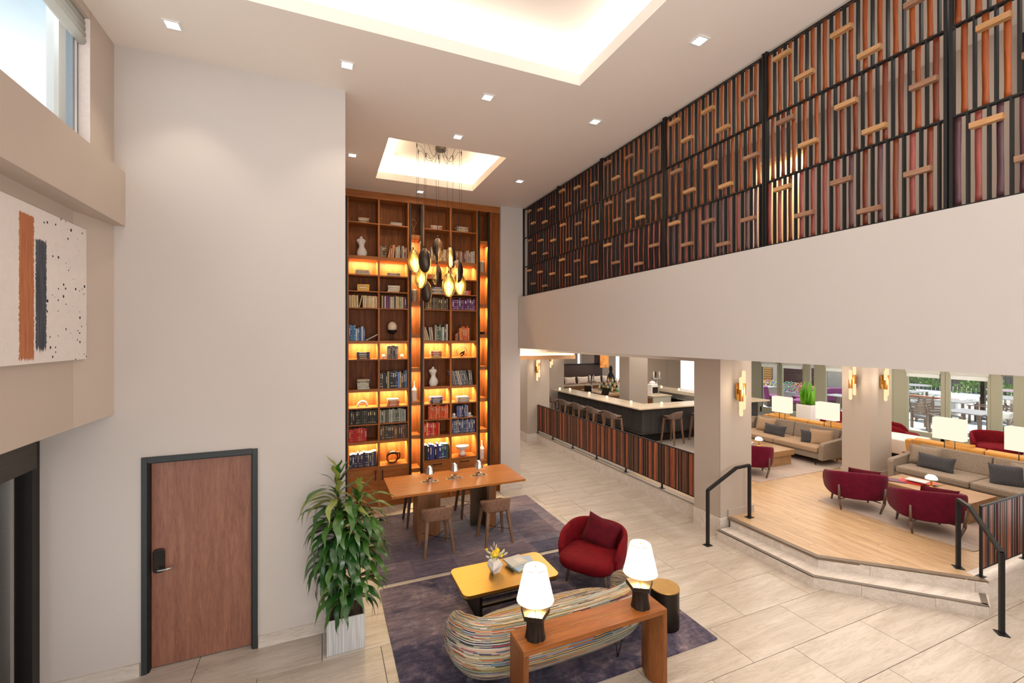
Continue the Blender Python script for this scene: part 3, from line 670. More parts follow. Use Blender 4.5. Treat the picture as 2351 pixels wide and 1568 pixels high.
row(2, 12, 10, .02, .98, [TEAL, NAVY, BLK, (.10, .14, .24), (.02, .04, .20)], 'teal and navy books', (.27, .33), v=.15, deep=.02)
# fourth bay
stack(3, 1, [(.35, .22, .15), (.50, .38, .28), (.30, .20, .14), (.40, .28, .20)], 'brown top shelf paperbacks', .25, .028, .46)
row(3, 2, 11, .14, .98, [(.40, .20, .13), (.45, .33, .26), (.25, .07, .04), (.5, .42, .34)], 'faded brown books', (.22, .28))
stack(3, 4, [(.70, .10, .02), (.72, .12, .02), (.68, .09, .02)], 'orange-red hardbacks', .23, .03, .58)
row(3, 5, 11, .02, .98, [PUR, (.20, .04, .22), (.10, .015, .10)], 'purple books', (.22, .26), title=M_titleW)
leaning(3, 6, 2, .14, .26, [(.20, .17, .14), (.55, .12, .04)], 'small grey and orange books', (.15, .22), -.12)
row(3, 6, 6, .32, .74, [(.72, .14, .02), (.75, .20, .04), (.68, .10, .02)], 'orange paperbacks', (.26, .32))
leaning(3, 8, 12, .0, .86, [(.45, .40, .36), (.30, .27, .25), (.14, .12, .12), (.10, .12, .18)], 'grey record sleeves', (.31, .33), .26)
stack(3, 9, [(.30, .28, .28), (.5, .42, .32), (.36, .32, .32), (.62, .56, .48)], 'grey paperbacks on a lit shelf', .26, .026, .5)
row(3, 10, 8, .22, .70, [(.02, .03, .16), (.05, .08, .26), (.20, .22, .34)], 'royal blue books between bookends', (.24, .27), deep=.02)
row(3, 11, 14, .02, .98, [(.10, .12, .20), (.16, .17, .22), (.03, .05, .18), (.20, .18, .24)], 'slate blue books', (.26, .30))
# flat white book leaning in the blue row, single leaning book in the yellow row
o = inst(book_mesh(.02, .30, .17, bookmat((.62, .58, .54)), M_titleW, 3), 'book', None, (.775, 9.26, TOPZ[6] + .009), (0, math.radians(62), 0)); tag(o, 'thin white book toppled sideways beside the blue books', 'book')
o = inst(book_mesh(.022, .25, .17, bookmat((.66, .50, .28)), M_titleW, 2), 'book', None, (.645, 9.26, TOPZ[5] + .006), (0, math.radians(14), 0)); tag(o, 'single cream book leaning between two groups of yellow-cream books', 'book')
# ---- ornaments
def torso(loc, label, s=1.0):
    prof = [(.068, 0), (.086, .03), (.096, .07), (.094, .11), (.074, .155), (.048, .20), (.05, .235), (.066, .275), (.072, .31), (.062, .345), (.035, .365), (.024, .375), (.024, .405)]
    m = MB()
    def f(u, v):
        k = v * (len(prof) - 1); i = min(int(k), len(prof) - 2); t = k - i
        r = prof[i][0] * (1 - t) + prof[i + 1][0] * t; z = prof[i][1] * (1 - t) + prof[i + 1][1] * t
        a = 2 * PI * u; x = r * math.cos(a) * (1 + (.28 * math.exp(-((z - .33) / .035) ** 2))) + (.008 * math.sin(z * 14)); y = r * .62 * math.sin(a)
        for sx in (-.03, .03):
            y -= .026 * math.exp(-((x - sx) ** 2 / .0004 + (z - .29) ** 2 / .0006)) * (1 if math.sin(a) < 0 else 0)
        return (x * s, y * s, z * s)
    m.grid(f, 28, 30, cu=True)
    m.lathe([(.001, .4051 * s), (.024 * s, .405 * s)], 16)
    o = m.build('torso_statue', M_plaster, None, loc=loc); tag(o, label, 'statue')
torso((.70, 9.37, TOPZ[2]), 'white torso statue on the second shelf of the first bay')
torso((2.15, 9.37, TOPZ[8]), 'white torso statue in the third bay, above blue books')
t = thing('globe_lamp', 'white globe lamp on black bowl and legs in the bookcase', 'lamp', (1.30, 9.38, TOPZ[6]))
MB().lathe([(.062, .20), (.088, .235), (.094, .29), (.082, .345), (.045, .385), (.001, .395)], 24).build('globe_shade', plain('opal_shade', (.78, .66, .50), .4), t)
MB().lathe([(.001, .135), (.045, .14), (.08, .17), (.094, .215), (.09, .22)], 24).build('bowl', M_black, t)
for a in (.5, 2.6, 4.7): MB().tube([(.03 * math.cos(a), .03 * math.sin(a), .15), (.055 * math.cos(a), .055 * math.sin(a), 0)], .005, 6).build('leg', M_black, t)
t = thing('arch_sculpture', 'pale arched sculpture with curved metal blade, lit shelf', 'sculpture', (.72, 9.40, TOPZ[9]))
MB().tube([(.085 * math.cos(a) * 1.05, 0, .105 * max(0, math.sin(a)) + .0) for a in [PI * k / 14 for k in range(15)]], .024, 10).build('arch', M_plaster, t)
MB().tube([(.04 + .10 * k / 8, 0, .14 + .06 * (1 - k / 8) ** 2 - .02) for k in range(9)], .006, 6).build('blade', M_bronze, t)
t = thing('loop_sculpture', 'dark bronze loop sculpture on the lit second-bay counter', 'sculpture', (1.30, 9.37, TOPZ[12]))
MB().lathe([(.055, 0), (.055, .012)], 20).build('base', M_bronze, t)
pts = []; N = 40
def loop(u, v):
    a = 2 * PI * u; R = .108 - .010 * math.sin(a); w = .030 + .062 * max(0, math.sin(a)) ** 1.4; b = 2 * PI * v
    return (R * math.cos(a) + .4 * w * math.cos(b) * math.cos(a), w * 1.1 * math.sin(b), .125 + R * 1.03 * math.sin(a) + .4 * w * math.cos(b) * math.sin(a))
MB().grid(loop, 48, 14, cu=True, cv=True).build('loop', M_bronze, t)
MB().tube([(.085, -.01, .21), (.145, -.02, .19), (.15, -.02, .11), (.06, -.01, .02)], .024, 10, r2=.010).build('curl', M_bronze, t)
t = thing('knot_sculpture', 'dark coiled knot sculpture with thin open ring, fourth bay', 'sculpture', (2.79, 9.38, TOPZ[7]))
MB().tube([(.115 * math.cos(a), 0, .118 + .115 * math.sin(a)) for a in [-1.7 + 5.6 * k / 30 for k in range(31)]], .0055, 6).build('ring', M_bronze, t)
MB().tube([(.07 * math.sin(1.3 * k) * (1 - k / 9) - .03 + .01 * k, .02 * math.cos(2 * k), .02 + .05 * abs(math.sin(.9 * k)) + .012 * k) for k in [q * .25 for q in range(29)]], .015, 8).build('coil', M_black, t)
t = thing('pedestal_bowl', 'white pedestal bowl on the lit fourth-bay counter', 'bowl', (2.79, 9.36, TOPZ[12]))
MB().lathe([(.04, 0), (.06, .012), (.078, .045), (.072, .07), (.03, .10), (.022, .115)], 24).build('foot', M_ceram, t)
MB().lathe([(.022, .113), (.07, .13), (.12, .16), (.145, .205), (.14, .215), (.11, .185), (.02, .15), (.001, .15)], 28, sy=.75).build('bowl', M_ceram, t)
for x, lb in ((2.60, 'left'), (2.94, 'right')):
    t = thing('bookend', 'white ball bookend at the %s of the royal blue books' % lb, 'bookend', (x, 9.32, TOPZ[10]))
    MB().box(-.06, -.04, 0, .06, .05, .016).build('base', M_ceram, t); MB().lathe([(.001, 0.016), (.028, .026), (.04, .055), (.028, .084), (.001, .094)], 16, c=(-.01 if lb == 'left' else 0, 0)).build('ball', M_ceram, t)
for i in (0, 1):
    x = 1.13 if i == 0 else 1.50
    o = MB().lathe([(.001, 0), (.03, .01), (.045, .045), (.03, .08), (.001, .09)], 16).build('ceramic_ball', M_plaster, None, loc=(x, 9.40, TOPZ[7])); tag(o, 'pale ceramic ball %s the grey notebooks' % ('left of' if i == 0 else 'right of'), 'ornament')
o = MB().lathe([(.001, 0), (.03, .0), (.04, .05), (.028, .10), (.02, .12), (.02, .13)], 16).build('small_vase', M_ceram, None, loc=(2.77, 9.40, TOPZ[3])); tag(o, 'small white vase on a lit shelf of the fourth bay', 'vase')
def cage(loc, label):
    t = thing('woven_cylinder', label, 'vase', loc)
    MB().lathe([(.045, 0), (.052, .01), (.052, .24), (.044, .262), (.001, .27)], 20).build('inner_glass', plain('frosted_inner', (.72, .60, .42), .4), t)
    m = MB()
    for k in range(14):
        a = 2 * PI * k / 14; m.tube([(.057 * math.cos(a), .057 * math.sin(a), .005), (.057 * math.cos(a), .057 * math.sin(a), .25)], .0022, 4)
    for j in range(13): m.tube([(.058 * math.cos(2 * PI * k / 20), .058 * math.sin(2 * PI * k / 20), .01 + .02 * j) for k in range(20)], .002, 4, closed=True)
    m.build('wire_cage', M_black, t)
cage((1.745, 9.34, NZ[2]), 'black wire caged cylinder in the narrow niche between bays'); cage((3.235, 9.34, NZ[1]), 'black wire caged cylinder in the rightmost narrow niche')
def bottle(loc, label, h=.36):
    m = MB(); prof = [(.045, 0), (.055, .012)]
    for k in range(18): prof += [(.055, .02 + k * .0125), (.052, .026 + k * .0125)]
    prof += [(.05, .25), (.03, .275), (.014, .30), (.010, .34), (.010, .42), (.001, .42)]
    m.lathe(prof, 20); o = m.build('ribbed_vase', M_ceram, None, loc=loc); tag(o, label, 'vase')
bottle((1.745, 9.35, NZ[5]), 'tall white ribbed bottle vase in the central narrow niche'); bottle((3.235, 9.35, NZ[7]), 'tall white ribbed bottle vase low in the rightmost niche')
t = thing('black_bowl', 'black beaded bowl in the rightmost narrow niche', 'bowl', (3.235, 9.35, NZ[3]))
MB().lathe([(.035, 0), (.06, .012), (.075, .045), (.07, .05), (.05, .02), (.001, .014)], 20).build('bowl', M_black, t)
m = MB()
for k in range(16): m.lathe([(.001, -.011), (.011, 0), (.001, .011)], 6, M=Matrix.Translation((.066 * math.cos(k * PI / 8), .066 * math.sin(k * PI / 8), .05)))
m.build('beading', M_black, t)
t = thing('wire_loop_sculpture', 'thin looped bronze wire figure on the top niche shelf', 'sculpture', (1.72, 9.30, NZ[0]))
MB().tube([(-.035, 0, 0), (-.012, 0, .11), (.03, 0, .19), (.058, 0, .26), (.04, 0, .32), (0, 0, .335), (-.045, 0, .31), (-.055, 0, .26), (-.02, 0, .19), (.018, 0, .11), (.045, 0, 0)], .0055, 6).build('wire', metal('copper_wire', (.50, .26, .12), .3), t)
# ================================================================== PENDANT CHANDELIER
M_goldin = metal('gold_leaf_inner', (.62, .45, .16), .25)
M_dish = metal('patinated_dark_dish', (.085, .065, .055), .42, 'X')
M_gl = glass('smoked_amber_glass', (1, .95, .76), .14)
M_streak = emit('led_filament', (1, .90, .68), 8)
ch = thing('pendant_chandelier', 'cluster of ten black and gold oval glass pendants on long cords', 'chandelier', (1.83, 7.40, 6.62))
CZ = 6.62; CX_, CY_ = 1.83, 7.42
MB().lathe([(.001, -.05), (.085, -.05), (.09, -.042), (.09, 0)], 28, c=(CX_ - 1.83, CY_ - 7.40)).build('canopy', M_bronze, ch)
PEND = [(1.419, 7.374, 1.385, 7.388, 4.66, 8, 6), (1.492, 7.114, 1.493, 7.113, 4.64, 148, -4), (1.67, 7.087, 1.697, 7.075, 4.817, 96, -8), (2.099, 7.621, 2.064, 7.636, 4.806, -72, 8), (2.076, 7.132, 2.05, 7.143, 4.499, -92, 8), (1.492, 7.622, 1.533, 7.605, 4.43, 28, -8), (1.865, 7.714, 1.835, 7.727, 4.496, -95, 3), (1.86, 7.094, 1.881, 7.085, 4.261, 0, 0), (2.187, 7.394, 2.16, 7.405, 4.326, -14, 5), (1.638, 7.699, 1.647, 7.695, 4.199, 140, -5)]
A_, B_ = .105, .198
def half(sgn, depth, r=1.0):
    def f(u, v):
        a = 2 * PI * u; q = math.sin(PI / 2 * v); w = math.cos(PI / 2 * v)
        z = B_ * r * q * math.sin(a); wz = 1 - .12 * z / B_
        return (A_ * r * q * math.cos(a) * wz, sgn * depth * w, z)
    return f
dish_o = MB().grid(half(-1, .088), 32, 10, 0, cu=True).mesh('dish', M_dish)
dish_i = MB().grid(half(-1, .083, .985), 32, 10, 0, cu=True).mesh('gold_lining', M_goldin)
dome = MB().grid(half(1, .092), 32, 12, 0, cu=True).mesh('glass_dome', M_gl)
rim = MB().tube([half(1, .06)(k / 32, 1) for k in range(32)], .0028, 6, closed=True).mesh('rim', M_brassE)
bulb = MB().tube([(0, -.02, -.13), (0, -.005, .05)], .008, 8).mesh('filament', M_streak)
for i, (hx, hy, x, y, z, ph, tilt) in enumerate(PEND):
    p = MB().tube([(0, 0, .197), (0, 0, .235)], .011, 8).build('pendant', M_bronze, ch, loc=(x - 1.83, y - 7.40, z - CZ), rot=(0, math.radians(tilt), math.radians(-193.7 + ph)))
    for me, nm in ((dish_o, 'dish'), (dish_i, 'gold_lining'), (dome, 'glass_dome'), (rim, 'rim'), (bulb, 'filament')): inst(me, nm, p)
    zh = 6.62 - .03
    MB().tube([(hx - 1.83, hy - 7.40, zh - CZ), (hx - 1.83, hy - 7.40, z + 1.2 - CZ), (x - 1.83, y - 7.40, z + .235 - CZ)], .0028, 5).build('cord', M_black, ch)
    q = Vector((hx, hy, zh)); c0 = Vector((CX_ + (hx - CX_) * .15, CY_ + (hy - CY_) * .15, 6.57)); cur = []
    for k in range(13):
        t_ = k / 12; pnt = c0.lerp(q, t_); pnt.z = 6.57 - .20 * math.sin(PI * min(1, t_ * 1.25)) * (1 - t_ * .35) + (.02 * t_); cur.append((pnt.x - 1.83, pnt.y - 7.40, pnt.z - CZ))
    MB().tube(cur, .003, 5).build('swag_cord', M_black, ch)
    MB().lathe([(.007, -.05), (.009, 0), (.005, .03)], 8, c=(hx - 1.83, hy - 7.40), M=Matrix.Translation((0, 0, zh - CZ))).build('cord_hook', M_black, ch)
    lamp('POINT', 'pendant_glow', (x, y, z), (0, 0, 0), PENDP, (1, .72, .36), .04)
# ================================================================== DOWNLIGHTS
DL = [(-1.29, 5.02, 'above the door wall, nearest the corner window'), (.23, 5.035, 'in the row of four, left of the bookcase corner'), (1.82, 5.05, 'in front of the small coffer'), (3.354, 5.055, 'at the end of the row by the slatted screen'), (1.784, 6.213, 'just before the small lit coffer'), (3.378, 3.278, 'right of the large coffer near the screen'), (.421, 7.49, 'left of the small lit coffer'), (1.769, 8.841, 'directly above the bookcase top'), (3.347, 7.531, 'right of the small lit coffer')]
m1 = MB(); slab_around(m1, -.07, -.07, .07, .07, [(-.052, -.052, .052, .052)], -.006, 0); trim_me = m1.mesh('trim_ring', M_white)
led_me = MB().box(-.05, -.05, -.002, .05, .05, .004).mesh('led_lens', M_led)
for x, y, lb in DL:
    t = thing('downlight', 'square recessed downlight ' + lb, 'ceiling light', (x, y, 6.298), 0, 'square recessed downlights')
    inst(trim_me, 'trim_ring', t); inst(led_me, 'led_lens', t)
    lamp('SPOT', 'downlight_beam', (x, y, 6.28), (0, 0, 0), DOWNP, (1, .84, .64), .05, spot=math.radians(86), blend=.55)
for x, y in ((-1.3, 1.5), (-1.3, -.8), (3.38, 1.2), (3.38, -.9)): lamp('SPOT', 'downlight_beam', (x, y, 6.28), (0, 0, 0), DOWNP, (1, .84, .64), .05, spot=math.radians(86), blend=.55)
# ================================================================== SLATTED SCREEN ON THE GALLERY
M_strapA = wood('orange_leather_strap', (.24, .045, .008), (.34, .068, .010), (.46, .11, .016), 'Z', .42, 1)
M_strapB = wood('rust_leather_strap', (.13, .022, .008), (.19, .035, .012), (.27, .055, .018), 'Z', .42, 1)
M_strapC = wood('rose_leather_strap', (.24, .045, .035), (.31, .065, .052), (.38, .09, .07), 'Z', .42, 1)
M_strapD = wood('plum_leather_strap', (.07, .028, .04), (.11, .042, .055), (.16, .06, .06), 'Z', .42, 1)
M_blk = [wood('oak_block', (.42, .20, .07), (.52, .27, .11), (.62, .35, .16), 'Y', .45, 2), wood('brown_block', (.24, .11, .06), (.32, .16, .09), (.38, .20, .12), 'Y', .45, 2)]
SX = 4.15; Zb, RH = 4.335, .645
rod_me = {}; strap_me = {}
for r in range(3):
    rod_me[r] = MB().box(-.018, -.006, 0, .018, .006, RH - .012).mesh('rod', M_black)
def strap_mesh(mat, k):
    def f(u, v):
        w = .0185; tw = .10 + .10 * math.sin(PI * (v + k * .3)) - .35 * max(0, .12 - v) / .12; bow = .003 * math.sin(PI * 2 * v + k)
        a = (u - .5) * 2 * w
        return (a * math.sin(tw) + bow, a * math.cos(tw), v * (RH - .02))
    m = MB(); m.grid(f, 2, 12)
    me = m.mesh('strap', mat)
    bm = bmesh.new(); bm.from_mesh(me); bmesh.ops.solidify(bm, geom=bm.faces[:], thickness=.003); bm.to_mesh(me); bm.free(); return me
STR = {(mi, k): strap_mesh(m_, k) for mi, m_ in enumerate((M_strapA, M_strapB, M_strapC, M_strapD)) for k in range(3)}
block_me = [MB().box(-.035, -.083, -.019, .012, .083, .019).mesh('wood_block', b) for b in M_blk]
BL = [(.21, .52), (.427, .21), (.747, .415), (.96, .11), (1.282, .31)]
PN = ['beside the bookcase wall end', 'second from the bookcase wall end', 'third from the bookcase wall end', 'fourth from the bookcase wall end', 'fifth from the bookcase wall end', 'nearest viewer, right edge']
rs = random.Random(3)
edges = [1.715 + 1.447 * k for k in range(6)]
for pi in range(6):
    ye = edges[5 - pi] if pi else 8.95
    ys = ye + 1.447 if pi else 9.12 + .0
    if pi == 0: ys, ye = 9.12, 7.503
    elif pi == 1: ys, ye = 7.503, 6.056
    elif pi == 2: ys, ye = 6.056, 4.609
    elif pi == 3: ys, ye = 4.609, 3.162
    elif pi == 4: ys, ye = 3.162, 1.715
    else: ys, ye = 1.715, .268
    t = thing('slatted_screen', 'black metal screen panel with leather straps and wood blocks, ' + PN[pi], 'screen', (SX, ys, Zb), 0)
    W = ys - ye; first = .16 if pi == 0 else 0
    m = MB()
    m.box(-.022, -.026, -.035, .022, -.006, 1.965).box(-.022, -W + .006, -.035, .022, -W + .026, 1.965)
    for r in range(4):
        z = RH * r
        m.box(-.02, -W + .03, z - .012, -.008, -.03, z).box(.012, -W + .03, z - .012, .024, -.03, z)
    m.box(-.022, -W, -.035, .022, 0, -.022)
    m.build('frame', M_blackpost, t)
    n = 13
    for r in range(3):
        sh_ = .033 if r == 1 else 0
        for k in range(n + 1):
            y = -(.088 if not first else .20) + .0 - .1075 * k - .03 + (.035 if r != 1 else 0) - (0)
            y = -(first + .03 + .1075 * k + (.075 if r == 1 else .04) + .03)
            if y >= -W + .045: inst(rod_me[r], 'rod', t, (0, y, RH * r))
            ysn = y + .054
            if -W + .045 < ysn < -.04: inst(STR[((0 if r == 2 else rs.choice((0, 0, 1)) if r == 1 else rs.choice((1, 2, 2, 3))) if pi > 1 else rs.choice((1, 1, 0, 3)), rs.randrange(3))], 'strap', t, (0, ysn, RH * r + .004))
        for by, bz in BL:
            y = -(by + first + (.035 if r == 1 else 0)); z = RH * r + bz
            if y < -W + .1: continue
            inst(block_me[1 if rs.random() < (.6 if r == 0 else .25) else 0], 'wood_block', t, (-.03, y, z))
# ================================================================== RAILINGS WITH SLATS
M_sl = [wood('rail_slat_%s' % n, *c, 'Z', .38, 1.2) for n, c in (('rust', ((.24, .05, .015), (.36, .085, .025), (.50, .14, .04))), ('walnut', ((.09, .035, .02), (.14, .055, .03), (.20, .08, .04))), ('russet', ((.20, .035, .015), (.30, .06, .02), (.42, .10, .03))), ('umber', ((.05, .022, .014), (.08, .035, .02), (.13, .055, .03))))]
def railing(label, origin, L, axis, posts, seed):
    """axis 'Y' runs towards -Y from origin, 'X' towards +X"""
    rz = 0 if axis == 'X' else -PI / 2
    t = thing('slat_railing', label, 'railing', origin, rz)
    MB().box(0, -.012, .90, L, .012, .92).box(0, -.012, .095, L, .012, .11).build('rail', M_black, t)
    for p in posts: MB().box(p - .014, -.014, .006, p + .014, .014, .91).box(p - .05, -.04, 0, p + .05, .04, .006).build('post', M_black, t)
    rr = random.Random(seed); x = .03; unit = [(.045, 0), (.045, 1), (.045, 3), (.03, 8), (.045, 2), (.045, 0), (.045, 1), (.03, 8), (.042, 3), (.032, 8), (.042, 1), (.04, 8)]
    meshes = {}
    while x < L - .07:
        for w, k in unit:
            if x + w > L - .005: x = L; break
            if k < 8:
                kk = rr.choice((k, k, rr.randrange(4))); key = (w, kk)
                if key not in meshes: meshes[key] = MB().box(-w / 2 + .0015, -.009, .112, w / 2 - .0015, .009, .898).mesh('slat', M_sl[kk])
                inst(meshes[key], 'slat', t, (x + w / 2, rr.choice((-.003, .003, .0)), 0))
            elif k == 8:
                if 'b' not in meshes: meshes['b'] = MB().box(-.012, -.012, .112, .012, .012, .898).mesh('bar', M_black)
                inst(meshes['b'], 'bar', t, (x + w / 2, 0, 0))
            x += w
    return t
railing('long bar railing of red-brown slats between two columns', (6.42, 13.0, .3), 6.78, 'Y', [.02, 1.05, 2.22, 3.40, 4.59, 5.78], 1)
railing('short railing of red-brown slats at the right platform edge', (7.836, 2.93, .3), 3.6, 'X', [.015, 1.2, 2.4, 3.55], 2)
def handrail(label, pts, base0, base1):
    t = thing('handrail', label, 'handrail', (base0[0], base0[1], base0[2]))
    o = Vector(base0)
    P = [Vector(p) - o for p in pts]
    d = (P[-1] - P[0]); ang = math.atan2(d.y, d.x)
    def bar(a, b, name):
        a = Vector(a); b = Vector(b); v = b - a; L = v.length; x = v.normalized(); y = Vector((-math.sin(ang), math.cos(ang), 0)); z = x.cross(y)
        M = Matrix.Translation(a) @ Matrix((x, y, z)).transposed().to_4x4()
        MB().box(-.002, -.021, -.021, L + .002, .021, .021, M=M).build(name, M_black, t)
    bar((P[0].x, P[0].y, .004), (P[0].x, P[0].y, P[0].z), 'post'); z1 = base1[2] - base0[2]
    bar((P[-1].x, P[-1].y, z1 + .004), (P[-1].x, P[-1].y, P[-1].z), 'post')
    for a, b in zip(P, P[1:]): bar(a, b, 'top_rail')
    for q, zz in ((P[0], 0), (P[-1], z1)):
        M = Matrix.Translation((q.x, q.y, zz)) @ Matrix.Rotation(ang, 4, 'Z'); MB().box(-.06, -.05, 0, .06, .05, .008, M=M).build('floor_plate', M_black, t)
handrail('black metal handrail of the steps beside the column', [(5.79, 5.445, .90), (6.44, 5.45, 1.19), (6.76, 5.455, 1.20)], (5.79, 5.445, 0), (6.76, 5.455, .3))
handrail('black metal handrail at the right end of the steps', [(7.165, 2.50, .93), (7.66, 2.965, 1.215), (7.876, 3.165, 1.215)], (7.165, 2.50, 0), (7.876, 3.165, .3))
# ================================================================== RUGS
def rugmat(name, patches):
    t = NT(name); c = t.coord('Object', (1, 1, 1)); big = t.noise(c, 1.1, 5, .62, .8); mid = t.noise(c, 5, 7, .72, .6); fine = t.noise(c, 90, 3, .8)
    cs = t.coord('Object', (1.2, 5.5, 1)); st_ = t.noise(cs, 3.2, 6, .7, .5)
    a = t.ramp(big, [(.38, (.020, .015, .045)), (.49, (.065, .055, .10)), (.58, (.26, .20, .225))])
    b_ = t.ramp(mid, [(.40, (.02, .018, .05)), (.54, (.10, .085, .13)), (.64, (.29, .225, .245))])
    m = t.mix(.5, a, b_)
    if patches:
        for sx, sy, ox, oy, am in ((.95, 1.3, .3, .1, .45), (1.55, .9, .8, .6, .4)):
            cc = t.n('ShaderNodeMapping'); cc.inputs['Scale'].default_value = (sx, sy, 0); cc.inputs['Location'].default_value = (ox, oy, 0); t.l(c, cc.inputs[0])
            fl_n = t.n('ShaderNodeVectorMath', operation='FLOOR'); t.l(cc.outputs[0], fl_n.inputs[0]); wn_ = t.n('ShaderNodeTexWhiteNoise', noise_dimensions='2D'); t.l(fl_n.outputs[0], wn_.inputs['Vector'])
            m = t.mix(am, m, t.ramp(wn_.outputs['Value'], [(.2, (.035, .028, .06)), (.45, (.11, .09, .14)), (.6, (.27, .21, .235)), (.85, (.10, .115, .18))]))
    mm = t.n('ShaderNodeMix', data_type='RGBA', blend_type='MULTIPLY'); mm.inputs[0].default_value = .85; t.l(m, mm.inputs[6]); t.l(t.ramp(st_, [(.35, (.5, .5, .58)), (.65, (1.25, 1.2, 1.15))]), mm.inputs[7])
    b = t.bsdf(mm.outputs[2], .95, 0, .1); b.inputs['Sheen Weight'].default_value = .15; t.bump(b, fine, .5, .004); return t.m
rug = MB().prism(rrect(-1.7, -1.245, 1.7, 1.245, .02, 2), 0, .012).build('area_rug', [rugmat('rug_plum_abrash', False)], None, loc=(2.39, 4.945, .0005)); tag(rug, 'plum and grey area rug under the striped sofa and brass table', 'rug')
rug = MB().prism(rrect(-1.665, -1.2, 1.665, 1.2, .02, 2), 0, .012).build('area_rug', [rugmat('rug_patchwork', True)], None, loc=(2.355, 7.495, .0005)); tag(rug, 'mauve patchwork area rug under the long reading table', 'rug')
# ================================================================== READING TABLE
TZ = .90
t = thing('reading_table', 'long cherry-wood counter table in front of the bookcase', 'table', (2.137, 7.66, .0125))
MB().box(-1.155, -.515, TZ - .052, 1.155, .515, TZ - .0125).build('table_top', M_tabletop, t, bevel=.004)
M_wd = wood('walnut_table_base', (.20, .085, .035), (.27, .12, .05), (.34, .155, .07), 'Z', .4)
MB().box(-.70, -.26, 0, -.55, .16, TZ - .052).build('base_block', M_wd, t, bevel=.003); MB().box(-.55, -.16, 0, -.29, .10, TZ - .052).build('base_panel', M_wd, t, bevel=.003)
M_bp = metal('bronzed_panel', (.26, .20, .13), .32, 'Z')
MB().box(.30, -.02, 0, .56, .03, TZ - .052).build('metal_panel', M_bp, t); MB().box(.56, -.24, 0, .70, .16, TZ - .052).build('base_block', M_wd, t, bevel=.003); MB().box(.52, -.25, 0, .56, .16, TZ - .052).build('metal_edge', M_bp, t)
for i, (x, y) in enumerate(((1.698, 7.672), (2.144, 7.672), (2.595, 7.672))):
    nm = ('leftmost', 'middle', 'rightmost')[i]
    g = thing('power_grommet', 'flush metal power plate under the %s little table lamp' % nm, 'power outlet', (x, y, TZ + .0005)); MB().box(-.15, -.055, 0, .15, .055, .002).build('plate', M_steel, g); MB().box(-.13, -.035, .002, -.06, .035, .003).box(.07, -.035, .002, .13, .035, .003).build('socket_lid', M_bronze, g)
    l_ = thing('table_lamp', '%s of three small chrome lamps on the reading table' % nm, 'lamp', (x, y, TZ + .0035))
    MB().lathe([(.058, 0), (.058, .05), (.05, .058), (.012, .064), (.007, .07)], 24).build('base', M_chrome, l_)
    MB().lathe([(.006, .064), (.006, .17)], 10).build('stem', M_chrome, l_)
    MB().lathe([(.082, .135), (.080, .136), (.048, .255), (.047, .258), (.044, .255), (.077, .137)], 28).build('lamp_shade', M_chrome, l_)
    MB().lathe([(.001, .16), (.02, .165), (.022, .185), (.001, .205)], 12).build('bulb', M_led, l_)
    lamp('POINT', 'table_lamp_glow', (x, y, TZ + .145), (0, 0, 0), 1.2, WARM, .02)
# ================================================================== STOOLS (seat with low wrapped back)
def make_stool(label, H=.575, bar=False, mats=(None, None)):
    ms, mw = mats[0] or M_leather, mats[1] or M_stoolwood
    t = thing('low_back_stool', label, 'stool', (0, 0, 0))
    m = MB()
    def seat(u, v):
        a = 2 * PI * u; c, s_ = math.cos(a), math.sin(a); e = .38
        x = .222 * abs(c) ** e * (1 if c > 0 else -1); y = .20 * abs(s_) ** e * (1 if s_ > 0 else -1)
        prof = ((.0, .028), (.6, .026), (.93, .02), (1.0, .0), (.98, -.022), (.85, -.03), (0, -.03)); k = v * 6; i = min(int(k), 5); f = k - i
        r = prof[i][0] * (1 - f) + prof[i + 1][0] * f; z = prof[i][1] * (1 - f) + prof[i + 1][1] * f
        return (x * r, y * r, H + z + .02 * (x * r / .2) ** 2 + .012 * ((y * r) / .2))
    m.grid(seat, 40, 12, cu=True); m.build('seat', ms, t)
    def v0(v): return max(0, math.sin(2 * PI * v))
    def back(u, v):
        a = PI * (1.0 + u); e = .42; c, s_ = math.cos(a), math.sin(a)
        x = (.218 + .02 * v0(v)) * abs(c) ** e * (1 if c > 0 else -1); y = -.20 * abs(s_) ** .5
        hgt = .205 * (math.sin(PI * u)) ** .35 + .002; b = 2 * PI * v
        zc = H - .035 + hgt / 2; lean = -.045 * math.sin(PI * u) * max(0, (math.sin(b)) * .5 + .5)
        th = .012
        n = Vector((c, s_)).normalized()
        return (x + n.x * th * math.cos(b), y + n.y * th * math.cos(b) + lean, zc + (hgt / 2 + .012) * math.sin(b))
    MB().grid(back, 30, 12, cv=True).build('backrest', ms, t)
    for sx in (-1, 1):
        for sy in (-1, 1):
            top = Vector((sx * .172, sy * .155, H - .035)); bot = Vector((sx * .232, sy * .225, 0))
            pts = [top + (bot - top) * k for k in (0, .12, .5, 1)]
            mm = MB(); mm.tube(pts, .040, 4, r2=.025); mm.build('leg', mw, t)
    MB().box(-.17, -.165, H - .062, .17, -.135, H - .03).box(-.17, .135, H - .062, .17, .165, H - .03).box(-.185, -.15, H - .062, -.155, .15, H - .03).box(.155, -.15, H - .062, .185, .15, H - .03).build('seat_frame', mw, t)
    z = .22; q = .205
    MB().tube([(-q, -.2, z), (0, 0, z - .01), (q, -.2, z)], .005, 5).tube([(-q, .2, z), (0, 0, z - .01), (q, .2, z)], .005, 5).build('footrest', M_black, t)
    return t
s0 = make_stool('taupe leather low-back stool at the near left of the reading table'); s0.location = (1.655, 7.0, .0125)
dup(s0, (2.645, 6.985, .0125), 0, 'taupe leather low-back stool at the near right of the reading table')
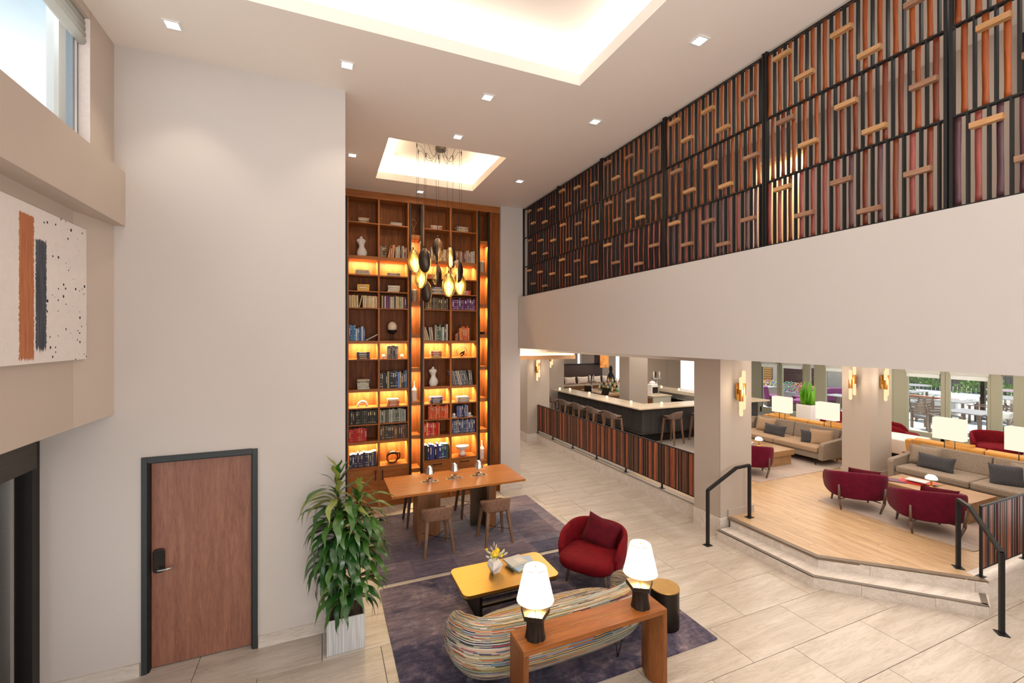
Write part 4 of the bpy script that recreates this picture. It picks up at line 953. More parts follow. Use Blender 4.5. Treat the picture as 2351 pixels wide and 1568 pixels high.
s1 = make_stool('dark stool tucked behind the left end of the reading table', mats=(M_leather, wood('dark_stool_wood', (.05, .024, .014), (.075, .035, .02), (.10, .05, .03), 'Z', .5))); s1.location = (1.60, 8.22, .0125); s1.rotation_euler = (0, 0, PI)
dup(s1, (2.60, 8.22, .0125), PI, 'dark stool tucked behind the middle of the reading table')
# ================================================================== BRASS COFFEE TABLE
t = thing('brass_coffee_table', 'low brushed brass coffee table with rounded corners', 'coffee table', (2.115, 5.235, .0125))
poly = rrect(-.63, -.335, .63, .335, .09, 6)
MB().prism(poly, .365, .4095).build('table_top', M_brass, t, bevel=.004)
MB().prism([(x * .985, y * .97) for x, y in poly], .35, .365).build('top_underside', M_black, t)
for sx in (-.42, .36): MB().box(sx, -.26, 0, sx + .035, .26, .35).build('leg_panel', M_bronze, t)
MB().box(-.385, -.25, .03, .36, -.22, .075).box(-.385, .22, .03, .36, .25, .075).box(-.385, -.02, .03, .36, .02, .06).build('stretcher', M_bronze, t)
t = thing('faceted_vase', 'small white faceted vase of yellow flowers on brass table', 'vase', (2.0, 5.28, .4225), .3); t.scale = (1.2, 1.2, 1.2)
m = MB(); vs = [(-.035, -.03, 0), (.035, -.035, 0), (.04, .035, 0), (-.03, .03, 0), (-.07, -.06, .06), (.075, -.05, .075), (.07, .065, .05), (-.06, .055, .08), (-.05, -.045, .135), (.045, -.055, .12), (.05, .045, .14), (-.045, .05, .125)]
m.add(vs, [(3, 2, 1, 0), (0, 1, 5), (0, 5, 4), (1, 2, 6), (1, 6, 5), (2, 3, 7), (2, 7, 6), (3, 0, 4), (3, 4, 7), (4, 5, 9), (4, 9, 8), (5, 6, 10), (5, 10, 9), (6, 7, 11), (6, 11, 10), (7, 4, 8), (7, 8, 11), (8, 9, 10, 11)]); m.build('vase', M_ceram, t)
fl_ = thing('flower_posy', 'yellow and cream flowers in the white faceted vase', 'flowers', (2.0, 5.28, .58)); fl_.scale = (1.25, 1.25, 1.2)
M_yel = plain('yellow_petals', (.85, .58, .015), .6, noise=.3); M_crm = plain('cream_petals', (.66, .64, .46), .6); M_stem = plain('flower_stem', (.16, .26, .08), .6)
def puff(m, c, r, seed, n=14):
    q = random.Random(seed)
    m.lathe([(.001, -r), (r * .7, -r * .7), (r, 0), (r * .7, r * .7), (.001, r)], 12, M=Matrix.Translation(c))
    for _ in range(n):
        a = q.uniform(0, 6.28); b = q.uniform(-.4, 1.4); d = Vector((math.cos(a) * math.cos(b), math.sin(a) * math.cos(b), math.sin(b))); p = Vector(c) + d * r * .9
        m.lathe([(.001, -r * .28), (r * .28, 0), (.001, r * .28)], 6, M=Matrix.Translation(p))
for i, (c, r) in enumerate((((0, -.01, .06), .038), ((.035, .02, .08), .025), ((-.075, .03, .105), .014), ((.06, -.03, .045), .02))):
    m = MB(); puff(m, c, r, i); m.build('yellow_bloom', M_yel, fl_)
for i in range(14):
    a = i * 2.4; R = .05 + .03 * (i % 3); m = MB(); c = Vector((R * math.cos(a), R * math.sin(a), .05 + .02 * (i % 4)))
    M = Matrix.Translation(c) @ Matrix.Rotation(a, 4, 'Z') @ Matrix.Rotation(.9, 4, 'Y')
    m.lathe([(.001, -.03), (.011, -.01), (.013, .005), (.006, .025), (.001, .034)], 6, M=M, sy=.35); m.build('cream_petal', M_crm, fl_)
m = MB()
for i in range(9): a = i * .7; m.tube([(.01 * math.cos(a), .01 * math.sin(a), -.03), (.05 * math.cos(a), .05 * math.sin(a), .06)], .002, 4)
m.build('stem', M_stem, fl_)
M_bkL = plain('pale_grey_cover', (.50, .50, .50), .5); M_bkB = plain('pale_blue_cover', (.42, .55, .68), .5)
def flatbook(loc, rz, w, d, th, mat, label, lettered=False):
    m = MB(); q = .003
    m.box(-w / 2, -d / 2, 0, w / 2, d / 2, q).box(-w / 2, -d / 2, th - q, w / 2, d / 2, th).box(-w / 2, -d / 2, q, -w / 2 + q, d / 2, th - q).box(-w / 2 + q, -d / 2 + .003, q, w / 2 - .003, d / 2 - .003, th - q, 1)
    if lettered:
        rr = random.Random(4)
        for j in range(5):
            x = .0 - .015 * (j % 2)
            while x < w / 2 - .03: k = rr.uniform(.008, .018); m.box(x, -.075 + j * .024, th, x + k, -.061 + j * .024, th + .0006, 2); x += k + .004
    o = m.build('book', [mat, M_page, plain('cream_lettering', (.74, .70, .58), .6)], None, loc=loc, rot=(0, 0, rz)); return tag(o, label, 'book')
flatbook((2.37, 5.30, .4228), .30, .27, .23, .022, M_bkB, 'light blue book at the bottom of the brass table stack')
flatbook((2.40, 5.33, .4455), -.12, .29, .24, .020, plain('dusty_blue_cover', (.36, .46, .60), .5), 'dusty blue book in the middle of the brass table stack')
flatbook((2.315, 5.345, .466), .16, .25, .22, .018, M_bkL, 'grey book with cream lettering on top of brass table stack', True)
# ================================================================== RED TUB CHAIRS
def make_tub(label, mat=None, pmat=None):
    mat = mat or M_velvet
    t = thing('tub_armchair', label, 'armchair', (0, 0, 0))        # faces -Y
    SW, SD = .395, .365
    def seat(u, v):
        a = 2 * PI * u; c, s_ = math.cos(a), math.sin(a); e = .62
        x = SW * abs(c) ** e * (1 if c > 0 else -1); y = SD * abs(s_) ** e * (1 if s_ > 0 else -1) - .10
        prof = ((0, .43), (.55, .425), (.88, .41), (.98, .38), (1, .33), (.97, .27), (.86, .235), (.5, .225), (0, .225)); k = v * 8; i = min(int(k), 7); f = k - i
        r = prof[i][0] * (1 - f) + prof[i + 1][0] * f; z = prof[i][1] * (1 - f) + prof[i + 1][1] * f
        return (x * r, y * r - .02, z)
    MB().grid(seat, 44, 20, cu=True).build('seat', mat, t)
    def shell(u, v):
        w = (u - .5) * 2; a = PI / 2 + w * math.radians(112); c, s_ = math.cos(a), math.sin(a); e = .72
        flat = abs(c) ** e * (1 if c > 0 else -1); x = .43 * flat; y = .375 * abs(s_) ** e * (1 if s_ > 0 else -1) + .0
        if abs(w) > .70: y -= .05 * (abs(w) - .70) / .30
        top = .70 - .13 * abs(w) ** 2.2 
        if abs(w) > .80: top -= .14 * ((abs(w) - .80) / .20) ** 1.6
        bot = .215 + .03 * abs(w); b = 2 * PI * v; th = .042 * (1 if abs(w) < .97 else .7)
        zc = (top + bot) / 2; hh = (top - bot) / 2
        cb, sb = math.cos(b), math.sin(b); e2 = .35
        k = abs(cb) ** .6 * (1 if cb > 0 else -1) * th; zz = zc + hh * abs(sb) ** .55 * (1 if sb > 0 else -1)
        n = Vector((x, y + .05)).normalized(); flare = .035 * (zz - bot) / (top - bot) - .035
        return (x + n.x * (k + flare), y + n.y * (k + flare), zz)
    MB().grid(shell, 46, 18, cv=True).build('backrest', mat, t)
    def cap(sgn):
        m = MB(); P = [shell(0 if sgn < 0 else 1, j / 18) for j in range(18)]; m.add(P, [tuple(range(18))]); return m
    for sgn in (-1, 1): cap(sgn).build('arm_end', mat, t)
    for sx in (-1, 1):
        MB().tube([(sx * .325, .36, .20), (sx * .335, .375, .46)], .023, 8, r2=.013).tube([(sx * .285, .305, 0), (sx * .325, .36, .2)], .014, 8, r2=.023).build('leg', M_legD, t)
        MB().tube([(sx * .285, -.28, 0), (sx * .255, -.255, .24)], .014, 8, r2=.025).build('leg', M_legD, t)
        MB().tube([(sx * .29, .31, .19), (-sx * .255, -.255, .21)], .012, 6).build('stretcher', M_legD, t)
    return t
def pillow_mesh(w, h, th, mat, name='pillow'):
    def f(u, v):
        x = (u - .5) * 2; y = (v - .5) * 2
        k = (1 - abs(x) ** 4) * (1 - abs(y) ** 4); ear = 1 - .10 * (1 - x * x) * abs(y) ** 3 * 0 - .06 * (1 - abs(x)) * 0
        px = x * (1 - .07 * (1 - y * y)); py = y * (1 - .10 * (1 - x * x))
        return px * w / 2, py * h / 2, th / 2 * max(0, k) ** .55
    m = MB(); m.grid(lambda u, v: f(u, v), 16, 12); m.grid(lambda u, v: (f(u, v)[0], f(u, v)[1], -f(u, v)[2] - .0005), 16, 12)
    return m.mesh(name, mat)
def pillow(loc, rot, w, h, th, mat, label, group=None):
    o = inst(pillow_mesh(w, h, th, mat), 'pillow', None, loc, rot); return tag(o, label, 'pillow', group)
c0 = make_tub('bright red velvet tub chair by the brass coffee table'); c0.location = (3.51, 5.34, .0125); c0.rotation_euler = (0, 0, math.radians(-54))
D45 = math.radians(-45)
def at_chair(c, lx, ly, a=D45): return (c[0] + lx * math.cos(a) - ly * math.sin(a), c[1] + lx * math.sin(a) + ly * math.cos(a))
p = at_chair((3.51, 5.34), .06, .17, math.radians(-54)); pillow((p[0], p[1], .60), (math.radians(66), math.radians(14), math.radians(-54)), .50, .40, .16, M_velvetP, 'dark red velvet pillow on the bright red tub chair')
# ================================================================== STRIPED SOFA
def stripemat():
    t = NT('multicolour_stripe_weave'); tc = t.n('ShaderNodeTexCoord'); sp = t.n('ShaderNodeSeparateXYZ'); t.l(tc.outputs['UV'], sp.inputs[0])
    c = t.coord('Object', (1, 1, 1)); wob = t.noise(c, 6, 2); 
    def mth(op, a, b=None):
        n = t.n('ShaderNodeMath', operation=op)
        for i, x in enumerate((a, b)):
            if x is None: continue
            if isinstance(x, (int, float)): n.inputs[i].default_value = x
            else: t.l(x, n.inputs[i])
        return n.outputs[0]
    vv = mth('ADD', sp.outputs['Y'], mth('MULTIPLY', wob, .010))
    pal = [(0, (.50, .44, .33)), (.11, (.06, .07, .11)), (.22, (.32, .31, .17)), (.34, (.52, .46, .38)), (.44, (.34, .06, .045)), (.52, (.14, .20, .28)), (.63, (.46, .32, .26)), (.71, (.42, .20, .04)), (.78, (.20, .22, .13)), (.88, (.50, .45, .41)), (.93, (.02, .02, .024))]
    def layer(N, M_, off):
        fv = mth('FLOOR', mth('MULTIPLY', vv, N)); w1 = t.n('ShaderNodeTexWhiteNoise', noise_dimensions='1D'); t.l(mth('ADD', fv, off), w1.inputs['W'])
        fu = mth('FLOOR', mth('ADD', mth('MULTIPLY', sp.outputs['X'], M_), mth('MULTIPLY', w1.outputs['Value'], 7)))
        w2 = t.n('ShaderNodeTexWhiteNoise', noise_dimensions='2D'); cb = t.n('ShaderNodeCombineXYZ'); t.l(fv, cb.inputs[0]); t.l(fu, cb.inputs[1]); t.l(cb.outputs[0], w2.inputs['Vector']); return w1.outputs['Value'], w2.outputs['Value']
    a1, a2 = layer(140, 2.1, 3.3); b1, b2 = layer(215, 5.5, 9.1)
    r1 = t.ramp(a1, pal, 'CONSTANT'); r2 = t.ramp(b2, pal, 'CONSTANT'); sel = mth('GREATER_THAN', b1, .5)
    sel2 = mth('GREATER_THAN', a2, .72); r3 = t.ramp(a2, pal, 'CONSTANT')
    m = t.mix(sel2, r1, r3); m = t.mix(sel, m, r2)
    b = t.bsdf(m, .85, 0, .2); t.bump(b, t.noise(c, 300, 2), .3, .003); return t.m
M_stripe = stripemat()
t = thing('striped_sofa', 'curved sofa in multicolour striped fabric facing the brass table', 'sofa', (2.28, 4.10, .0125))
# plan path of the back (local), from the left arm tip round to the right arm tip
ctl = [(-1.00, .42), (-1.045, .27), (-1.04, .10), (-.97, -.05), (-.80, -.145), (-.45, -.19), (0, -.20), (.40, -.19), (.72, -.145), (.90, -.05), (.98, .10), (.985, .27), (.95, .42)]
def catmull(P, s):
    n = len(P) - 1; k = min(int(s * n), n - 1); f = s * n - k
    p0, p1, p2, p3 = P[max(k - 1, 0)], P[k], P[k + 1], P[min(k + 2, n)]
    return tuple(.5 * (2 * p1[i] + (p2[i] - p0[i]) * f + (2 * p0[i] - 5 * p1[i] + 4 * p2[i] - p3[i]) * f * f + (3 * p1[i] - p0[i] - 3 * p2[i] + p3[i]) * f ** 3) for i in (0, 1))
def sofa_shell(u, v):
    x, y = catmull(ctl, u); x2, y2 = catmull(ctl, min(1, u + .005)); x1, y1 = catmull(ctl, max(0, u - .005)); tx, ty = x2 - x1, y2 - y1; L = math.hypot(tx, ty); nx_, ny_ = ty / L, -tx / L   # outward normal
    endk = min(u, 1 - u) / .10; e = min(1, endk); tk = (1 - (1 - e) ** 2.2)
    top = .55 + .16 * min(1, min(u, 1 - u) / .22) ** .8 ; bot = .13; b = 2 * PI * v
    th = .085 * (.35 + .65 * tk) ; hh = (top - bot) / 2 * (.62 + .38 * tk); zc = bot + .0 + (top - bot) / 2
    cb, sb = math.cos(b), math.sin(b)
    k = abs(cb) ** .65 * (1 if cb > 0 else -1) * th; zz = zc + hh * abs(sb) ** .75 * (1 if sb > 0 else -1)
    rel = (zz - bot) / (top - bot); belly = .055 * math.sin(PI * min(1, max(0, rel * .95))) - .04 * max(0, .35 - rel) / .35 - .03 * rel
    return (x + nx_ * (k + belly), y + ny_ * (k + belly), zz)
N_ = 72
MB().grid(sofa_shell, N_, 26, cv=True, uv=lambda a, b: (a * 3.4, b * 1.45)).build('backrest', M_stripe, t)
for s_, nm in ((0, 'arm_end'), (1, 'arm_end')):
    P = [sofa_shell(s_, j / 26) for j in range(26)]; cx = tuple(sum(p[i] for p in P) / 26 for i in range(3)); o_ = (0, .035, 0)
    m = MB(); ring = [tuple(cx[i] + (p[i] - cx[i]) * .72 + o_[i] for i in range(3)) for p in P]
    vs = P + ring + [tuple(cx[i] + o_[i] * 1.35 for i in range(3))]; fs = []; uvs = []
    for j in range(26):
        j2 = (j + 1) % 26; fs.append((j, j2, 26 + j2, 26 + j)); uvs.append([(0, P[j][2] * 1.2), (0, P[j2][2] * 1.2), (.05, ring[j2][2] * 1.2), (.05, ring[j][2] * 1.2)])
        fs.append((26 + j, 26 + j2, 52)); uvs.append([(.05, ring[j][2] * 1.2), (.05, ring[j2][2] * 1.2), (.12, cx[2] * 1.2)])
    m.add(vs, fs, 0, True, uvs); m.build(nm, M_stripe, t)
def seat_s(u, v):
    a = 2 * PI * u; c, s_ = math.cos(a), math.sin(a); x = .93 * abs(c) ** .45 * (1 if c > 0 else -1); y = .29 * abs(s_) ** .55 * (1 if s_ > 0 else -1) + .14 + .07 * (1 - (x / .93) ** 2) * (1 if s_ > 0 else 0) - .0
    prof = ((0, .42), (.8, .418), (.95, .40), (1, .36), (1, .22), (.95, .17), (.8, .15), (0, .15)); k = v * 7; i = min(int(k), 6); f = k - i
    r = prof[i][0] * (1 - f) + prof[i + 1][0] * f; z = prof[i][1] * (1 - f) + prof[i + 1][1] * f
    return (x * r, .14 + (y - .14) * r, z)
MB().grid(seat_s, 56, 21, cu=True, uv=lambda a, b: (seat_s(a, b)[0], seat_s(a, b)[1] * .9 + seat_s(a, b)[2] * .9)).build('seat', M_stripe, t)
m = MB()
for x, y in ((-.78, -.08), (.62, -.20), (-.78, .32), (.78, .32)):
    MB().tube([(x - .03, y, 0), (x - .05, y, .17)], .006, 6).tube([(x - .03, y, .0), (x + .03, y, .17)], .006, 6).build('hairpin_leg', M_black, t)
# ================================================================== CONSOLE TABLE, SHADED LAMPS, DRUM TABLE
t = thing('console_table', 'walnut waterfall console table behind the striped sofa', 'console table', (2.312, 3.54, .0125))
M_con = wood('console_wood', (.20, .062, .012), (.27, .087, .018), (.33, .112, .025), 'X', .34, 1.0, .35)
MB().box(-.767, -.148, .70, .767, -.002, .7475).box(-.767, .002, .70, .767, .148, .7475).build('table_top', M_con, t, bevel=.003)
MB().box(-.765, -.002, .70, .765, .002, .748).build('brass_inlay', M_brassE, t)
M_conv = wood('console_leg_wood', (.16, .052, .012), (.22, .074, .018), (.27, .096, .024), 'Z', .4, 1.0, .3)
MB().prism([(-.767, -.148), (-.72, -.148), (-.715, .0), (-.72, .148), (-.767, .148)], 0, .70).build('leg_panel', M_conv, t)
arc = [(.767, -.148), (.767, .148), (.70, .148)] + [(.715 - .065 * math.sin(PI * k / 10), .148 - .296 * k / 10) for k in range(1, 10)] + [(.72, -.148)]
MB().prism(arc, 0, .70, smooth=False).build('leg_panel', M_conv, t)
def make_shaded(label, loc):
    t = thing('shaded_table_lamp', label, 'lamp', loc)
    m = MB()
    def body(u, v):
        a = 2 * PI * u; c, s_ = math.cos(a), math.sin(a); r = .092 - .014 * math.sin(PI * v)
        k = 1 - .13 * max(0, math.cos(4 * a)) ** 6 * (1 if v < .99 else 0)
        return (r * k * c, r * k * s_, .225 * v)
    m.grid(body, 48, 8, cu=True); m.build('base', M_bronze, t)
    MB().prism([(-.13, -.05), (.0, -.135), (.135, -.02), (.07, .12), (-.09, .11)], .195, .232).build('base_head', M_bronze, t)
    MB().prism([(-.125, -.048), (.0, -.13), (.13, -.02), (.067, .115), (-.087, .106)], .232, .2345).build('brass_plate', M_brassE, t)
    MB().lathe([(.008, .234), (.008, .42)], 10).build('stem', M_brassE, t)
    MB().lathe([(.163, .335), (.099, .615), (.097, .615), (.161, .335)], 40).lathe([(.098, .607), (.012, .607)], 40).build('lamp_shade', M_shade, t)
    MB().tube([(.1635 * math.cos(PI * k / 20), .1635 * math.sin(PI * k / 20), .335) for k in range(40)], .0022, 5, closed=True).build('lower_trim', M_brassE, t); MB().tube([(.0995 * math.cos(PI * k / 20), .0995 * math.sin(PI * k / 20), .615) for k in range(40)], .0022, 5, closed=True).build('shade_trim', M_brassE, t)
    MB().lathe([(.001, .625), (.007, .621), (.007, .609), (.004, .59)], 10).build('finial', M_brassE, t)
    x, y, z = loc
    lamp('POINT', 'lamp_glow_down', (x, y, z + .33), (0, 0, 0), LAMPP * .5, WARM, .08)
    for k in range(3): a = 2.1 * k; lamp('POINT', 'lamp_glow', (x + .20 * math.cos(a), y + .20 * math.sin(a), z + .48), (0, 0, 0), LAMPP / 3, WARM, .10)
make_shaded('left white-shaded lamp with dark base on the console table', (1.72, 3.53, .7605))
make_shaded('right white-shaded lamp with dark base on the console table', (2.868, 3.53, .7605))
t = thing('drum_side_table', 'black oval drum side table with brass top', 'side table', (3.71, 4.13, .0125))
MB().lathe([(.165, 0), (.165, .44)], 36).build('drum', M_bronze, t)
MB().lathe([(.001, .452), (.168, .452), (.170, .448), (.170, .44)], 36).build('brass_top', metal('satin_brass_top', (.62, .38, .13), .42), t)
# ================================================================== PLANTER AND PLANT
t = thing('square_planter', 'square grey-white planter with ribbed texture by the wall', 'planter', (.225, 5.315, 0))
def ribmat():
    q = NT('ribbed_planter'); c = q.coord('Object', (60, 60, 1)); f = q.noise(c, 2.2, 2, .5); b = q.bsdf(q.ramp(f, [(.35, (.36, .38, .40)), (.65, (.58, .59, .60))]), .5); q.bump(b, f, .4, .004); return q.m
m = MB(); a = .195; b = .178
m.add([(-a, -a, 0), (a, -a, 0), (a, a, 0), (-a, a, 0), (-a, -a, .37), (a, -a, .37), (a, a, .37), (-a, a, .37), (-b, -b, .37), (b, -b, .37), (b, b, .37), (-b, b, .37), (-b, -b, .30), (b, -b, .30), (b, b, .30), (-b, b, .30)], [(3, 2, 1, 0), (0, 1, 5, 4), (1, 2, 6, 5), (2, 3, 7, 6), (3, 0, 4, 7), (4, 5, 9, 8), (5, 6, 10, 9), (6, 7, 11, 10), (7, 4, 8, 11), (8, 9, 13, 12), (9, 10, 14, 13), (10, 11, 15, 14), (11, 8, 12, 15), (12, 13, 14, 15)])
m.build('pot', ribmat(), t, bevel=.004)
MB().grid(lambda u, v: ((u - .5) * .35, (v - .5) * .35, .335 + .012 * math.sin(u * 23) * math.sin(v * 19)), 14, 14).build('soil', M_soil, t)
pl = thing('corn_plant', 'tall bushy green corn plant with long drooping leaves', 'plant', (.225, 5.315, .33))
def leafmat(name, c1, c2, c3):
    q = NT(name); tc = q.n('ShaderNodeTexCoord'); sp = q.n('ShaderNodeSeparateXYZ'); q.l(tc.outputs['UV'], sp.inputs[0])
    mp = q.n('ShaderNodeMapping'); mp.inputs['Scale'].default_value = (26, 1.2, 1); q.l(tc.outputs['UV'], mp.inputs[0]); f = q.noise(mp.outputs[0], 1.6, 3)
    b = q.bsdf(q.ramp(f, [(.32, c1), (.52, c2), (.72, c3)]), .24, 0, .7); q.bump(b, f, .15, .003); return q.m
M_leaf = [leafmat('deep_green_leaf', (.006, .035, .006), (.014, .075, .012), (.04, .13, .018)), leafmat('mid_green_leaf', (.02, .075, .01), (.042, .13, .016), (.10, .21, .03)), leafmat('yellow_green_leaf', (.13, .19, .03), (.24, .28, .06), (.34, .33, .09))]
def leaf_mesh(L, W, droop, mat, k):
    n = 14; m = MB(); rows = []; uvs_ = []
    th = .95 - .35 * (k % 3) * .3; x = z = 0; ds = L / n
    for i in range(n + 1):
        s_ = i / n; w = W * (math.sin(PI * min(1, s_ * .86 + .14)) ** .8) * (1 if s_ < .75 else ((1 - s_) / .25) ** .85)
        w = max(w, .0012); fold = .28 * w * (1 - s_)
        rows.append((x, z, w, fold)); 
        th = max(-1.42, th - droop * (1.0 + .5 * s_) / n * 1.75)
        x += math.cos(th) * ds; z += math.sin(th) * ds
    vs = []; fs = []; uu = []
    for i, (x, z, w, fo) in enumerate(rows):
        wob = .012 * math.sin(i * 1.1 + k * 2)
        vs += [(x, -w + wob, z + fo), (x, -w * .5 + wob, z + fo * .3), (x, wob, z), (x, w * .5 + wob, z + fo * .3), (x, w + wob, z + fo)]
    for i in range(n):
        for j in range(4):
            a = i * 5 + j; fs.append((a, a + 1, a + 6, a + 5)); uu.append([(j / 4, i / n), ((j + 1) / 4, i / n), ((j + 1) / 4, (i + 1) / n), (j / 4, (i + 1) / n)])
    m.add(vs, fs, 0, True, uu); return m.mesh('leaf', mat)
LM = [[leaf_mesh(L, W, dr, M_leaf[mi], k) for k, (L, W, dr) in enumerate(((.46, .033, 1.15), (.52, .036, 1.3), (.44, .031, 1.5), (.48, .038, .95), (.34, .027, .55)))] for mi in range(3)]
stems = [((-.03, -.02), 1.46, -.05), ((.07, .0), 1.28, .08), ((-.06, .05), .98, -.03), ((.03, -.06), .42, .03)]
rp = random.Random(11)
for (sx, sy), H, ln in stems:
    MB().tube([(sx, sy, 0), (sx + ln * .5, sy, H * .5), (sx + ln, sy, H)], .017, 8, r2=.012).build('cane', plain('plant_cane', (.16, .12, .06), .8, noise=.3, ns=50), pl)
    top = Vector((sx + ln, sy, H)); nl = int(72 if H > 1.3 else 60 if H > 1.1 else 50 if H > .5 else 24); span = min(.82, H * .62)
    for i in range(nl):
        f = i / nl; z = H - span * (1 - f) ** .9 + .0
        a = i * 2.39996 + H * 3
        if math.sin(a) > .42: a = rp.choice((rp.uniform(-.5, .35), rp.uniform(2.8, 3.6), rp.uniform(3.4, 5.9)))
        k = rp.randrange(4) if f < .86 else 4
        pitch = rp.uniform(.0, .45) * (1 - f) - (1.0 * max(0, (f - .80)) / .2) - .05
        mi = rp.choices((0, 1, 2), (6, 4, .25) if f < .55 else (2, 5, 2.2))[0]
        o = inst(LM[mi][k], 'leaf', pl, (sx + ln * z / H, sy, z), (0, pitch, a), (rp.uniform(.95, 1.2),) * 3)
# ================================================================== PAINTING
def artmat():
    q = NT('abstract_canvas_paint'); c = q.coord('Object', (1, 1, 1)); sp = q.n('ShaderNodeSeparateXYZ'); q.l(c, sp.inputs[0]); Y_, Z_ = sp.outputs['Y'], sp.outputs['Z']
    def mth(op, a, b=None, cl=False):
        n = q.n('ShaderNodeMath', operation=op); n.use_clamp = cl
        for i, x in enumerate((a, b)):
            if x is None: continue
            if isinstance(x, (int, float)): n.inputs[i].default_value = x
            else: q.l(x, n.inputs[i])
        return n.outputs[0]
    cs = q.coord('Object', (1, 60, 2.0)); stk = q.noise(cs, 1.4, 5, .7); cl_ = q.noise(c, 14, 6, .7, 1.0)
    def band(y0, y1, z0, z1, rag):
        a = mth('GREATER_THAN', Y_, y0); b = mth('LESS_THAN', Y_, y1); lo = mth('GREATER_THAN', mth('SUBTRACT', Z_, mth('MULTIPLY', stk, rag)), z0 - rag * .45); hi = mth('LESS_THAN', mth('ADD', Z_, mth('MULTIPLY', stk, rag * .5)), z1 + rag * .25)
        return mth('MULTIPLY', mth('MULTIPLY', a, b), mth('MULTIPLY', lo, hi))
    yj = mth('ADD', Y_, 0)
    edge = mth('MULTIPLY', mth('SUBTRACT', q.noise(q.coord('Object', (1, 3, 9)), 4, 5, .8), .5), .06)
    Y_ = mth('ADD', sp.outputs['Y'], edge)
    base = q.ramp(cl_, [(.3, (.76, .70, .675)), (.6, (.80, .745, .715))])
    cop = q.ramp(stk, [(.3, (.30, .09, .035)), (.5, (.48, .17, .075)), (.7, (.55, .25, .13))]); slate = q.ramp(stk, [(.35, (.035, .04, .055)), (.6, (.10, .11, .135))])
    m = q.mix(band(4.42, 4.56, 3.30, 4.14, .22), base, slate)
    m = q.mix(band(4.225, 4.40, 3.23, 4.29, .16), m, cop)
    v = q.n('ShaderNodeTexVoronoi', _Scale=26); v.inputs['Randomness'].default_value = 1; cc = q.coord('Object', (0, 1, 1)); q.l(cc, v.inputs['Vector'])
    bw = q.n('ShaderNodeRGBToBW'); q.l(v.outputs['Color'], bw.inputs[0])
    dots = mth('MULTIPLY', mth('LESS_THAN', v.outputs['Distance'], mth('MULTIPLY', mth('SUBTRACT', bw.outputs[0], .50, True), .85)), mth('GREATER_THAN', sp.outputs['Y'], 4.52))
    m = q.mix(dots, m, (.03, .035, .045)); b = q.bsdf(m, .7, 0, .2); q.bump(b, cl_, .1, .003); return q.m
pa = MB().box(0, 3.0, 3.208, .04, 5.19, 4.37).build('painting', [artmat()], None, loc=(-2.0095, 0, 0)); tag(pa, 'large abstract canvas with copper and slate brushstrokes', 'painting')
# roman shade folded at the head of the clerestory
rsd = thing('roman_shade', 'white roman shade gathered at the top of the high window', 'blind', (-1.965, 2.0, 6.0))
for i in range(5):
    z = .02 + i * .052; d = .0 + .006 * i
    MB().tube([(-.0, -3.1, z), (-.0, 3.085, z)], .036 - .002 * i, 10, flat=1.15).build('shade_fold', M_blind, rsd)
# ================================================================== LOUNGE
LZ = .3
def lounge_rug(x0, y0, x1, y1, label):
    q = NT('striated_rug'); c = q.coord('Object', (26, .8, 1)); f = q.noise(c, 2.0, 4, .7); c2 = q.coord('Object', (1, 1, 1)); g = q.noise(c2, 1.2, 3)
    b = q.bsdf(q.mix(q.ramp(g, [(.35, (0, 0, 0)), (.65, (.6, .6, .6))]), q.ramp(f, [(.35, (.27, .225, .19)), (.5, (.42, .35, .30)), (.66, (.54, .47, .41))]), (.44, .31, .26)), .95, 0, .1); q.bump(b, f, .4, .004)
    o = MB().prism(rrect(x0, y0, x1, y1, .06, 3), 0, .01).build('area_rug', [q.m], None, loc=(0, 0, LZ + .0005)); return tag(o, label, 'rug')
lounge_rug(8.64, 3.30, 11.5, 5.52, 'striated beige rug under the wine chairs and long sofa'); lounge_rug(8.56, 6.68, 11.8, 8.28, 'striated beige rug in the lounge area left of the second column')
wine0 = make_tub('wine velvet tub chair, back to the steps, nearer the second column', M_velvetW); wine0.location = (8.985, 5.06, LZ + .0125); wine0.rotation_euler = (0, 0, math.radians(135))
dup(wine0, (8.985, 4.01, LZ + .0125), math.radians(135), 'wine velvet tub chair partly behind the right handrail')
dup(wine0, (8.985, 7.23, LZ + .0125), math.radians(135), 'wine velvet tub chair half hidden by the first column')
dup(c0, (15.0, 7.35, LZ), math.radians(25), 'red velvet tub chair by the terrace doors, right of the second column')
dup(c0, (15.6, 5.55, LZ), math.radians(-60), 'red velvet tub chair under the rightmost lamp')
dup(c0, (15.2, 9.05, LZ), math.radians(-60), 'red velvet tub chair behind the amber cushions, left of second column')
dup(wine0, (10.1, 9.25, LZ), math.radians(110), 'wine velvet tub chair beside the bar stools, seen past first column')
A135 = math.radians(135)
for c, lb in (((8.985, 5.06), 'dark wine pillow on the tub chair nearer the second column'), ((8.985, 4.01), 'dark wine pillow on the tub chair behind the handrail')):
    p = at_chair(c, -.06, .20, A135); pillow((p[0], p[1], LZ + .60), (math.radians(66), math.radians(-5), A135), .48, .34, .14, M_velvetP, lb)
p = at_chair((15.0, 7.35), 0, .2, math.radians(25)); pillow((p[0], p[1], LZ + .62), (math.radians(66), math.radians(20), math.radians(25)), .44, .40, .14, M_velvet, 'red pillow on the tub chair by the terrace doors')
